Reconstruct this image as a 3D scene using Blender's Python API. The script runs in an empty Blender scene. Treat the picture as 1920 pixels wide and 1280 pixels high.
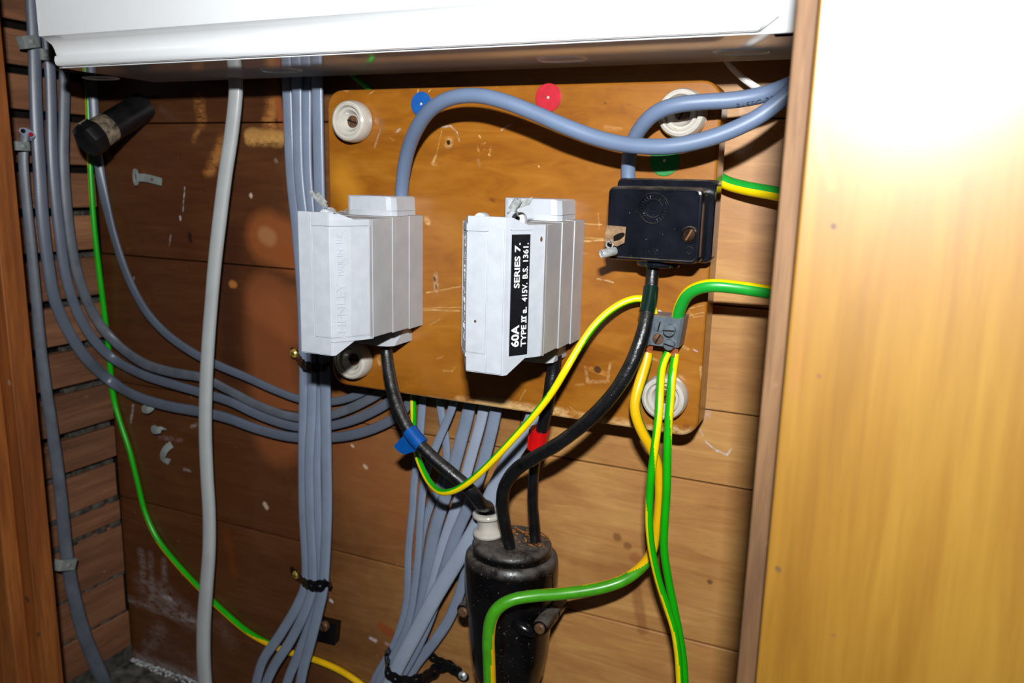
import bpy, bmesh, math, random
from mathutils import Vector, Matrix, noise
random.seed(7)
S = bpy.context.scene
COL = S.collection
PI = math.pi
# ------------------------------------------------------------------ camera, light, exposure
# wall coordinates in millimetres: x to the right, D out of the back wall, z up from the board's lower edge
Z0 = 368.6
def W(x, D, z): return Vector((x/1000, -D/1000, (z+Z0)/1000))
CX, CD, CZ = 395.51, 569.08, 167.28
ROT = Matrix(((0.91065715, -0.10306486, 0.4001015), (0.41243679, 0.16938187, -0.89510093), (0.02448351, 0.98014663, 0.19675655)))
FPX = 1500.0
cam_d = bpy.data.cameras.new('camera'); cam = bpy.data.objects.new('camera', cam_d); COL.objects.link(cam)
cam_d.sensor_width = 36; cam_d.lens = 36*FPX/1920; cam_d.clip_start = 0.01; cam_d.clip_end = 20
cam.matrix_world = Matrix.Translation(W(CX, CD, CZ)) @ ROT.to_4x4()
cam_d.dof.use_dof = True; cam_d.dof.focus_distance = 0.53; cam_d.dof.aperture_fstop = 9.0
S.camera = cam
# on-camera flash: above and a little behind the lens
fl = bpy.data.lights.new('flash', 'AREA'); flo = bpy.data.objects.new('flash', fl); COL.objects.link(flo)
fl.energy = 5.2; fl.color = (0.96, 0.985, 1.0); fl.shape = 'RECTANGLE'; fl.size = 0.034; fl.size_y = 0.014; fl.spread = math.radians(150)
flo.matrix_world = Matrix.Translation(W(CX, CD, CZ) + ROT @ Vector((0.0, 0.120, 0.085))) @ ROT.to_4x4()
wd = bpy.data.worlds.new('room_dark'); S.world = wd; wd.use_nodes = True
wd.node_tree.nodes['Background'].inputs[0].default_value = (0.9, 0.95, 1, 1)
wd.node_tree.nodes['Background'].inputs[1].default_value = 0.012
S.view_settings.view_transform = 'Standard'; S.view_settings.look = 'None'
S.view_settings.exposure = 0.0; S.view_settings.gamma = 1.0; S.view_settings.use_curve_mapping = False

# ------------------------------------------------------------------ measuring helpers (photo measurements -> wall coordinates)
def ray(u, v): return ROT @ Vector(((u-960)/FPX, -(v-640)/FPX, -1))
def AT(u, v, D):
    d = ray(u, v); t = (CD-D)/d.y
    return (CX+d.x*t, D, CZ+d.z*t)
def AX(u, v, x):
    d = ray(u, v); t = (x-CX)/d.x
    return (x, CD-d.y*t, CZ+d.z*t)
def AZ(u, v, z):
    d = ray(u, v); t = (z-CZ)/d.z
    return (CX+d.x*t, CD-d.y*t, z)
def depth(p):
    q = ROT.transposed() @ (W(*p)-W(CX, CD, CZ)); return -q.z*1000
def MM(px, p): return px*depth(p)/FPX            # pixels of width at p -> mm

# ------------------------------------------------------------------ materials
def C(r, g, b):
    f = lambda c: (c/255/12.92 if c/255 <= 0.04045 else ((c/255+0.055)/1.055)**2.4)
    return (f(r), f(g), f(b), 1)
class NT:
    def __init__(s, name):
        s.m = bpy.data.materials.new(name); s.m.use_nodes = True
        s.t = s.m.node_tree; s.b = s.t.nodes['Principled BSDF']
    def n(s, typ, ins=None, **kw):
        nd = s.t.nodes.new(typ)
        for k, v in kw.items(): setattr(nd, k, v)
        for k, v in (ins or {}).items():
            if isinstance(v, bpy.types.NodeSocket): s.t.links.new(v, nd.inputs[k])
            else: nd.inputs[k].default_value = v
        return nd
    def mix(s, fac, a, b, typ='MIX'):
        nd = s.t.nodes.new('ShaderNodeMix'); nd.data_type = 'RGBA'; nd.blend_type = typ
        for i, v in ((0, fac), (6, a), (7, b)):
            if isinstance(v, bpy.types.NodeSocket): s.t.links.new(v, nd.inputs[i])
            else: nd.inputs[i].default_value = v
        return nd.outputs[2]
    def math(s, op, a, b=0.0):
        return s.n('ShaderNodeMath', {0: a, 1: b}, operation=op).outputs[0]
    def rng(s, v, a, b, c=0.0, d=1.0):
        return s.n('ShaderNodeMapRange', {0: v, 1: a, 2: b, 3: c, 4: d}).outputs[0]
    def noise(s, vec, scale, detail=4, rough=0.55, dist=0.0):
        return s.n('ShaderNodeTexNoise', {'Vector': vec, 'Scale': scale, 'Detail': detail, 'Roughness': rough, 'Distortion': dist}).outputs[0]
    def coords(s): return s.n('ShaderNodeTexCoord').outputs['Object']
    def link(s, a, name): s.t.links.new(a, s.b.inputs[name])
    def bump(s, h, strength, dist=0.001):
        s.link(s.n('ShaderNodeBump', {'Height': h, 'Strength': strength, 'Distance': dist}).outputs[0], 'Normal')
def plain(name, col, rough=0.5, metal=0.0, var=0.12, vs=60, spec=0.5, bump=0.0, bs=400, coat=0.0, dust=None, spots=None):
    k = NT(name); co = k.coords()
    nz = k.noise(co, vs)
    dk = tuple(c*(1-var*2) for c in col[:3])+(1,); lt = tuple(min(1, c*(1+var)) for c in col[:3])+(1,)
    c = k.mix(k.rng(nz, 0.3, 0.7), dk, lt)
    if spots:                                   # small flecks of dirt or paint
        sc, thr, sc_col = spots
        m = k.rng(k.noise(co, sc, 2), thr, thr+0.03)
        c = k.mix(m, c, sc_col)
    rs = rough
    if dust:                                    # settled dust lies on faces that look up
        amt, dcol = dust
        g = k.n('ShaderNodeNewGeometry').outputs['Normal']
        z = k.n('ShaderNodeSeparateXYZ', {0: g}).outputs[2]
        m = k.math('MULTIPLY', k.rng(z, 0.15, 0.8), k.rng(k.noise(co, 90, 5, 0.7), 0.3, 0.62, 0, amt))
        c = k.mix(m, c, dcol)
        rs = k.rng(m, 0, 0.6, rough, 0.95)
    k.link(c, 'Base Color')
    if isinstance(rs, float): k.b.inputs['Roughness'].default_value = rs
    else: k.link(rs, 'Roughness')
    k.b.inputs['Metallic'].default_value = metal
    k.b.inputs['Specular IOR Level'].default_value = spec
    k.b.inputs['Coat Weight'].default_value = coat; k.b.inputs['Coat Roughness'].default_value = 0.08
    if bump: k.bump(k.noise(co, bs, 3), bump)
    return k.m
# group: distance mask to a short line segment (knots, scrapes, holes, chalk strokes)
mg = bpy.data.node_groups.new('stroke_mask', 'ShaderNodeTree')
for nm, ty in (('P', 'NodeSocketVector'), ('A', 'NodeSocketVector'), ('B', 'NodeSocketVector'), ('R', 'NodeSocketFloat'), ('Soft', 'NodeSocketFloat')):
    mg.interface.new_socket(nm, in_out='INPUT', socket_type=ty)
mg.interface.new_socket('Mask', in_out='OUTPUT', socket_type='NodeSocketFloat')
gi = mg.nodes.new('NodeGroupInput'); go = mg.nodes.new('NodeGroupOutput')
def gv(op, a, b=None, out=0):
    nd = mg.nodes.new('ShaderNodeVectorMath'); nd.operation = op; mg.links.new(a, nd.inputs[0])
    if b is not None: mg.links.new(b, nd.inputs[3 if op == 'SCALE' else 1])
    return nd.outputs['Value' if op in ('DOT_PRODUCT', 'LENGTH') else 'Vector']
def gm(op, a, b, clamp=False):
    nd = mg.nodes.new('ShaderNodeMath'); nd.operation = op; nd.use_clamp = clamp
    for i, v in enumerate((a, b)):
        if isinstance(v, float): nd.inputs[i].default_value = v
        else: mg.links.new(v, nd.inputs[i])
    return nd.outputs[0]
pa = gv('SUBTRACT', gi.outputs['P'], gi.outputs['A']); ba = gv('SUBTRACT', gi.outputs['B'], gi.outputs['A'])
t_ = gm('DIVIDE', gv('DOT_PRODUCT', pa, ba), gm('ADD', gv('DOT_PRODUCT', ba, ba), 1e-9), True)
dd = gv('LENGTH', gv('SUBTRACT', pa, gv('SCALE', ba, t_)))
lo = gm('MULTIPLY', gi.outputs['R'], gm('SUBTRACT', 1.0, gi.outputs['Soft']))
mr = mg.nodes.new('ShaderNodeMapRange')
mg.links.new(dd, mr.inputs[0]); mg.links.new(lo, mr.inputs[1]); mg.links.new(gm('MULTIPLY', gi.outputs['R'], gm('ADD', 1.0, gi.outputs['Soft'])), mr.inputs[2])
mr.inputs[3].default_value = 1; mr.inputs[4].default_value = 0
mg.links.new(mr.outputs[0], go.inputs[0])

def wood(name, dark, mid, light, axis=0, scale=1.0, rough=0.4, marks=(), org=Vector((0, 0, 0)), bump=0.25, coat=0.0, per_piece=0.35, stain_falloff=None, wob=0.003, streak=0.5, warp=0.6, fleck=0.0, an=0.06, an2=0.25, coat_r=0.15):
    k = NT(name); co = k.coords()
    rnd = k.n('ShaderNodeObjectInfo').outputs['Random']
    sv = [1, 1, 1]; sv[axis] = an
    off = k.n('ShaderNodeCombineXYZ', {0: k.math('MULTIPLY', rnd, 3.0), 1: k.math('MULTIPLY', rnd, 7.0), 2: k.math('MULTIPLY', rnd, 11.0)}).outputs[0]
    cc = k.n('ShaderNodeVectorMath', {0: co, 1: off}, operation='ADD').outputs[0]
    st = k.n('ShaderNodeMapping', {'Vector': cc, 'Scale': tuple(sv)}).outputs[0]
    sv2 = [1, 1, 1]; sv2[axis] = an2
    st2 = k.n('ShaderNodeMapping', {'Vector': cc, 'Scale': tuple(sv2)}).outputs[0]
    big = k.noise(st2, 9*scale, 4, 0.6, warp)
    grain = k.noise(st, 90*scale, 5, 0.6, warp)
    fine = k.noise(st, 420*scale, 3, 0.6)
    v = k.math('ADD', k.math('MULTIPLY', big, 0.55), k.math('MULTIPLY', grain, 0.45))
    rp = k.n('ShaderNodeValToRGB', {0: v}); e = rp.color_ramp.elements
    e[0].position = 0.33; e[0].color = dark; e[1].position = 0.68; e[1].color = light
    m = e.new(0.5); m.color = mid
    c = rp.outputs[0]
    c = k.mix(k.rng(fine, 0.5, 0.72, 0, streak), c, tuple(x*0.55 for x in mid[:3])+(1,))
    pp = k.rng(rnd, 0, 1, 1-per_piece, 1+per_piece*0.6)
    c = k.mix(1.0, c, k.n('ShaderNodeCombineXYZ', {0: pp, 1: pp, 2: pp}).outputs[0], 'MULTIPLY')
    if stain_falloff:                                   # varnish tone plus light fall-off painted in, darker leftwards; stain: (axis colour, from mm, to mm)
        scol, a, b = stain_falloff
        x = k.n('ShaderNodeSeparateXYZ', {0: co}).outputs[0]
        sm = k.rng(k.math('ADD', x, k.math('MULTIPLY', k.math('SUBTRACT', k.noise(co, 14, 5, 0.65), 0.5), 0.16)), a/1000, b/1000)
        c = k.mix(sm, k.mix(0.88, c, scol, 'MULTIPLY'), c)
    if fleck:
        fm = k.rng(k.noise(co, 130, 3, 0.6), 0.70, 0.76, 0, fleck)
        c = k.mix(fm, c, C(190, 165, 130))
    if marks:
        wn = k.n('ShaderNodeTexNoise', {'Vector': co, 'Scale': 110.0, 'Detail': 4.0})
        wv = k.n('ShaderNodeVectorMath', {0: wn.outputs['Color'], 1: (0.5, 0.5, 0.5)}, operation='SUBTRACT').outputs[0]
        wv = k.n('ShaderNodeVectorMath', {0: wv, 'Scale': wob}, operation='SCALE').outputs[0]
        P = k.n('ShaderNodeVectorMath', {0: co, 1: wv}, operation='ADD').outputs[0]
        br = k.rng(k.noise(st2, 230, 6, 0.7), 0.36, 0.62)
        for A, B, R, soft, col, stren in marks:
            g = k.t.nodes.new('ShaderNodeGroup'); g.node_tree = mg
            # chained so that the strokes are evaluated one after another (keeps the shader small)
            Pn = k.n('ShaderNodeVectorMath', {0: c, 1: (1e-9, 1e-9, 1e-9), 2: P}, operation='MULTIPLY_ADD').outputs[0]
            k.t.links.new(Pn, g.inputs['P']); g.inputs['A'].default_value = A-org; g.inputs['B'].default_value = B-org
            g.inputs['R'].default_value = R/1000; g.inputs['Soft'].default_value = soft
            f = k.math('MULTIPLY', g.outputs[0], abs(stren))
            if stren < 0: f = k.math('MULTIPLY', f, br)       # broken, scratchy stroke
            c = k.mix(f, c, col)
    k.link(c, 'Base Color')
    k.b.inputs['Roughness'].default_value = rough
    k.b.inputs['Coat Weight'].default_value = coat; k.b.inputs['Coat Roughness'].default_value = coat_r
    if bump: k.bump(k.math('ADD', grain, k.math('MULTIPLY', fine, 0.5)), bump, 0.0006)
    return k.m

# ------------------------------------------------------------------ mesh helpers (all in wall mm)
class Mb:
    def __init__(s): s.bm = bmesh.new()
    def take(s, b2, mi=0, M=None):
        if M is not None: bmesh.ops.transform(b2, matrix=M, verts=b2.verts)
        for f in b2.faces: f.material_index = mi
        me = bpy.data.meshes.new('tmp'); b2.to_mesh(me); b2.free(); s.bm.from_mesh(me); bpy.data.meshes.remove(me)
        return s
    def box(s, x0, x1, d0, d1, z0, z1, bev=0.0, seg=2, mi=0, M=None):
        b = bmesh.new(); bmesh.ops.create_cube(b, size=1)
        for v in b.verts: v.co = Vector((x0+(v.co.x+.5)*(x1-x0), -(d0+(0.5-v.co.y)*(d1-d0)), z0+(v.co.z+.5)*(z1-z0)))
        if bev: bmesh.ops.bevel(b, geom=b.edges[:], offset=bev, segments=seg, profile=0.5, affect='EDGES')
        return s.take(b, mi, M)
    def loft(s, loops, mi=0, cap=True, closed=True, M=None):
        b = bmesh.new(); L = [[b.verts.new(p) for p in lp] for lp in loops]
        n = len(L[0]); rg = range(n) if closed else range(n-1)
        for a, c in zip(L[:-1], L[1:]):
            for i in rg: b.faces.new((a[i], a[(i+1) % n], c[(i+1) % n], c[i]))
        if cap: b.faces.new(L[0][::-1]); b.faces.new(L[-1])
        bmesh.ops.recalc_face_normals(b, faces=b.faces[:])
        return s.take(b, mi, M)
    def prism(s, poly, axis, a0, a1, bev=0.0, seg=2, mi=0, M=None):
        # poly: 2d points; axis 'z': (x,D) ; 'x': (D,z) ; 'd': (x,z)
        def P(p, a): return Vector({'z': (p[0], -p[1], a), 'x': (a, -p[0], p[1]), 'd': (p[0], -a, p[1])}[axis])
        b = bmesh.new(); A = [b.verts.new(P(p, a0)) for p in poly]; B = [b.verts.new(P(p, a1)) for p in poly]
        n = len(poly)
        for i in range(n): b.faces.new((A[i], A[(i+1) % n], B[(i+1) % n], B[i]))
        b.faces.new(A[::-1]); b.faces.new(B)
        bmesh.ops.recalc_face_normals(b, faces=b.faces[:])
        if bev: bmesh.ops.bevel(b, geom=b.edges[:], offset=bev, segments=seg, profile=0.5, affect='EDGES')
        return s.take(b, mi, M)
    def lathe(s, prof, c, ax, seg=40, mi=0):
        # prof: (r, h) along direction ax (wall x,D,z) from centre c
        a = Vector((ax[0], -ax[1], ax[2])).normalized(); o = Vector((c[0], -c[1], c[2]))
        e1 = a.orthogonal().normalized(); e2 = a.cross(e1)
        loops = [[o+a*h+(e1*math.cos(2*PI*i/seg)+e2*math.sin(2*PI*i/seg))*max(r, 1e-3) for i in range(seg)] for r, h in prof]
        return s.loft(loops, mi)
    def build(s, name, mats, parent=None, smooth=30, origin=None, flat=150):
        me = bpy.data.meshes.new(name)
        off = ROOT[parent.name] if parent is not None else None
        o = bpy.data.objects.new(name, me)
        for m in (mats if isinstance(mats, (list, tuple)) else [mats]): me.materials.append(m)
        for v in s.bm.verts: v.co = Vector((v.co.x/1000, v.co.y/1000, (v.co.z+Z0)/1000))
        if parent is None:
            off = W(*origin) if origin else None
            if off is None:
                vs = [v.co for v in s.bm.verts]
                off = Vector(((min(p.x for p in vs)+max(p.x for p in vs))/2, (min(p.y for p in vs)+max(p.y for p in vs))/2, min(p.z for p in vs)))
            o.location = off
        root = off
        for v in s.bm.verts: v.co -= root
        bmesh.ops.recalc_face_normals(s.bm, faces=s.bm.faces[:])
        s.bm.to_mesh(me); s.bm.free()
        if smooth:
            me.polygons.foreach_set('use_smooth', [True]*len(me.polygons))
            me.set_sharp_from_angle(angle=math.radians(smooth))
            if flat:                            # large plane faces keep their own normal
                for p in me.polygons:
                    if p.area > flat*1e-6: p.use_smooth = False
        COL.objects.link(o)
        if parent is not None:
            o.parent = parent; ROOT[o.name] = root
        else: ROOT[o.name] = root
        return o
ROOT = {}
# a child keeps its thing's origin, so every mesh of a thing shares one origin
def thing(name, label, cat, at, group=None):
    o = bpy.data.objects.new(name, None); COL.objects.link(o); o.location = W(*at); o.empty_display_size = 0.02
    ROOT[o.name] = W(*at)
    o['label'] = label; o['category'] = cat
    if group: o['group'] = group
    return o
def tag(o, label, cat, group=None):
    o['label'] = label; o['category'] = cat
    if group: o['group'] = group
    return o
def struct(o): o['kind'] = 'structure'; return o
def setting(name, at=(0, 0, -Z0)):
    o = bpy.data.objects.new(name, None); COL.objects.link(o); o.location = W(*at); o.empty_display_size = 0.02; ROOT[o.name] = W(*at)
    return struct(o)
def sub(o): return o

def spline(pts, step=2.5):
    P = [Vector((p[0], -p[1], p[2])) for p in pts]
    P = [P[0]*2-P[1]]+P+[P[-1]*2-P[-2]]
    out, par = [], []
    for i in range(1, len(P)-2):
        p0, p1, p2, p3 = P[i-1:i+3]
        n = max(2, int((p2-p1).length/step))
        for k in range(n):
            t = k/n
            out.append(0.5*((2*p1)+(p2-p0)*t+(2*p0-5*p1+4*p2-p3)*t*t+(3*p1-p0-3*p2+p3)*t**3)); par.append(i-1+t)
    out.append(P[-2]); par.append(len(pts)-1)
    for _ in range(2):
        out = [out[0]]+[(out[i-1]+2*out[i]+out[i+1])/4 for i in range(1, len(out)-1)]+[out[-1]]
    return out, par
def frames(line, lath=False):
    n = len(line); F = []
    for i in range(n):
        T = (line[min(i+1, n-1)]-line[max(i-1, 0)]).normalized()
        w = 0.0
        if lath: w = max(0.0, min(1.0, (-288-line[i].x)/20))
        ref = Vector((0, -1, 0))*(1-w)+Vector((1, -0.25, 0))*w
        S_ = T.cross(ref).normalized(); N = S_.cross(T).normalized()
        F.append((T, S_, N))
    return F
def tube(mb, pts, wpx, seg=14, flat=1.0, stripe=None, lath=False, mi=0, step=2.5, mmw=False, power=2.0, t0=None, t1=None, wig=0.0):
    """pts wall points; wpx width in px (number or list per point); flat = thickness/width; stripe(angle_deg, t)->material"""
    line, par = spline(pts, step); F = frames(line, lath)
    ws = wpx if isinstance(wpx, (list, tuple)) else [wpx]*len(pts)
    ms = [(w if mmw else MM(w, p))/2 for w, p in zip(ws, pts)]
    if not isinstance(wpx, (list, tuple)) and not mmw: ms = [sum(ms)/len(ms)]*len(ms)
    L = []
    for i, (p, (T, S_, N)) in enumerate(zip(line, F)):
        a = int(par[i]); f = par[i]-a; r = ms[a]*(1-f)+ms[min(a+1, len(ms)-1)]*f
        if wig: r *= 1+wig*noise.noise(p*0.12)
        lp = []
        for j in range(seg):
            q = 2*PI*(j+0.5)/seg; c, s_ = math.cos(q), math.sin(q)
            c2 = math.copysign(abs(c)**(2/power), c); s2 = math.copysign(abs(s_)**(2/power), s_)
            lp.append(p+S_*(c2*r)+N*(s2*r*flat))
        L.append(lp)
    b = bmesh.new(); V = [[b.verts.new(q) for q in lp] for lp in L]
    for i in range(len(V)-1):
        for j in range(seg):
            fc = b.faces.new((V[i][j], V[i][(j+1) % seg], V[i+1][(j+1) % seg], V[i+1][j]))
            if stripe: fc.material_index = stripe(360*(j+1)/seg % 360, i/(len(V)-1))
            else: fc.material_index = mi
    for e in (V[0][::-1], V[-1]):
        fc = b.faces.new(e); fc.material_index = mi
    me = bpy.data.meshes.new('tmp'); b.to_mesh(me); b.free(); mb.bm.from_mesh(me); bpy.data.meshes.remove(me)
    return line, F, ms
def glyphs(txt, bold=0.0, extrude=0.0):
    cu = bpy.data.curves.new('lettering', 'FONT'); cu.body = txt; cu.size = 1.0; cu.extrude = extrude; cu.offset = bold; cu.resolution_u = 3
    o = bpy.data.objects.new('lettering', cu); COL.objects.link(o)
    dg = bpy.context.evaluated_depsgraph_get(); me = bpy.data.meshes.new_from_object(o.evaluated_get(dg))
    bpy.data.objects.remove(o); bpy.data.curves.remove(cu)
    return me
def put_text(mb, txt, fn, length, height, bold=0.0, thick=0.0, mi=0):
    """fn(a, b, h): a along the line 0..length mm, b up 0..height mm, h out of the surface"""
    me = glyphs(txt, bold, 0.5 if thick else 0.0)
    xs = [v.co.x for v in me.vertices]; ys = [v.co.y for v in me.vertices]
    x0, x1, y0, y1 = min(xs), max(xs), min(0, min(ys)), max(ys)
    b = bmesh.new(); b.from_mesh(me); bpy.data.meshes.remove(me)
    for v in b.verts:
        v.co = fn((v.co.x-x0)/(x1-x0)*length, (v.co.y-y0)/(y1-y0)*height, (v.co.z+0.5)*thick if thick else 0.0)
    return mb.take(b, mi)

# ------------------------------------------------------------------ material palette
def mk(a, b, R, col, stren=1.0, soft=0.35, D=0.0):
    pa_ = AT(a[0], a[1], D); pb_ = AT(b[0], b[1], D)
    return (W(*pa_), W(*pb_), MM(R, pa_), soft, col, stren)
pale = C(172, 112, 56); raw = C(200, 148, 80); chalk = C(200, 195, 195)
plank_marks = [
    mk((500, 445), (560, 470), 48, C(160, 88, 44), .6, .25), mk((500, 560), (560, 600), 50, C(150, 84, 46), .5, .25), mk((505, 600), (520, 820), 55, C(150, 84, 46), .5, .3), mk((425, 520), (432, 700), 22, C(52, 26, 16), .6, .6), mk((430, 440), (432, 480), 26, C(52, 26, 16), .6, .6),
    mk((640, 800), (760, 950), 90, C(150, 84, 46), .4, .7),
    mk((373, 185), (378, 228), 10, pale, -.9, .7), mk((370, 245), (362, 262), 5, pale, -.8, .8),
    mk((397, 315), (418, 265), 12, pale, -.95, .6), mk((385, 325), (398, 322), 7, pale, -.8, .7), mk((405, 300), (412, 280), 7, pale, .6, .6),
    mk((512, 165), (508, 235), 14, pale, -.9, .7), mk((514, 180), (510, 220), 7, pale, .6, .7), mk((466, 252), (526, 256), 11, raw, .6, .3), mk((466, 262), (524, 264), 10, raw, -.9, .4), mk((497, 228), (512, 235), 7, pale, -.9, .7), mk((520, 180), (528, 235), 8, C(150, 80, 40), .8),
    mk((495, 440), (505, 445), 16, C(170, 120, 75), .6), mk((533, 475), (540, 478), 14, C(140, 70, 30), .5),
    mk((435, 532), (440, 533), 7, C(190, 120, 60), .7), mk((469, 366), (470, 367), 4, C(190, 170, 150), .9), mk((516, 300), (518, 302), 4, C(120, 100, 80), .8),
    mk((346, 350), (342, 395), 1.6, chalk, -.8), mk((337, 405), (338, 412), 2, chalk, .7), mk((320, 440), (316, 470), 1.5, chalk, -.4),
    mk((355, 440), (357, 452), 5, C(25, 14, 10), .8), mk((252, 520), (247, 540), 2, chalk, -.5),
    mk((265, 1035), (272, 1085), 7, chalk, -.3, .9), mk((283, 1040), (285, 1120), 6, chalk, -.22, .9), mk((308, 1050), (310, 1085), 6, chalk, -.26, .9),
    mk((300, 1110), (355, 1160), 18, chalk, -.28, 1.0), mk((310, 1118), (325, 1125), 5, chalk, -.6, .9), mk((245, 1125), (380, 1172), 7, chalk, -.25, 1.0), mk((275, 1215), (300, 1180), 12, chalk, -.16, 1.0), mk((265, 1090), (285, 1130), 14, chalk, -.15, 1.0), mk((300, 1200), (370, 1250), 30, C(130, 110, 100), -.25, 1.0),
    mk((410, 1170), (430, 1200), 16, C(150, 130, 120), -.25, 1.0), mk((255, 1232), (378, 1278), 9, chalk, -.35, 1.0),
    mk((300, 820), (340, 825), 4, C(150, 120, 120), -.6), mk((250, 760), (245, 790), 3, chalk, -.5), mk((360, 800), (368, 795), 4, chalk, -.4),
    mk((345, 880), (356, 882), 3, chalk, -.5), 
    mk((342, 1073), (343, 1075), 4, C(190, 110, 60), .8), mk((425, 1000), (440, 1075), 8, C(120, 54, 22), .45, .9), mk((740, 1220), (760, 1232), 12, C(130, 55, 20), .5, .8),
    mk((717, 1175), (735, 1188), 10, C(140, 60, 24), .7), mk((697, 1195), (705, 1200), 5, chalk, -.8), mk((725, 1205), (742, 1215), 4, chalk, -.5),
    mk((620, 1124), (623, 1126), 3, chalk, .8), mk((497, 945), (500, 950), 5, C(190, 170, 140), .8), mk((684, 873), (686, 875), 4, C(190, 170, 140), .8), mk((660, 835), (662, 837), 3, C(190, 170, 140), .8),
    mk((1313, 805), (1324, 828), 1.8, chalk, -.8), mk((1324, 828), (1345, 846), 1.8, chalk, -.8), mk((1345, 846), (1362, 852), 2.8, chalk, -.85), mk((1362, 852), (1382, 830), 1.8, chalk, -.85),
    mk((1320, 772), (1328, 772), 7, chalk, -.4), mk((1317, 782), (1328, 782), 5, chalk, -.3),
    mk((1157, 1006), (1158, 1008), 7, C(95, 55, 30), .6), mk((1175, 1022), (1177, 1023), 7, C(100, 58, 30), .6), mk((1190, 1045), (1195, 1050), 10, C(140, 75, 35), .5),
    mk((1330, 1090), (1331, 1091), 5, C(70, 45, 30), .7), mk((1190, 1085), (1205, 1180), 10, C(120, 68, 36), .5),
]
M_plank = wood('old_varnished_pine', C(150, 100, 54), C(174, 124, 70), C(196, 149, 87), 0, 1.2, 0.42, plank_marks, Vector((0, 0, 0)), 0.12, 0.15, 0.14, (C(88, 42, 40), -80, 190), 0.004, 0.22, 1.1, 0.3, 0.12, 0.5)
M_dark = plain('dark_cavity', C(22, 17, 14), 0.95, var=0.2, spec=0.1)
lath_marks = []
M_lath = wood('dusty_lath', C(82, 50, 32), C(122, 78, 50), C(156, 106, 74), 1, 1.3, 0.75, (), Vector((0, 0, 0)), 0.5, 0, 0.3, None, .003, .5, .6, .35)
M_plaster = plain('old_plaster', C(78, 74, 68), 0.95, var=0.35, vs=120, spec=0.1, bump=0.5, bs=500)
M_floor = plain('dusty_floor', C(96, 92, 86), 0.95, var=0.4, vs=70, spec=0.1, bump=0.6, bs=300)
M_panel = None
B0 = (0, 22, 0)
bd = dict(D=45.0)
def bk(a, b, R, col, stren=1.0, soft=0.35): return mk(a, b, R, col, stren, soft, 45.0)
scr = C(192, 152, 96); hole = C(40, 28, 20); bare = C(204, 166, 112)
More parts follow.
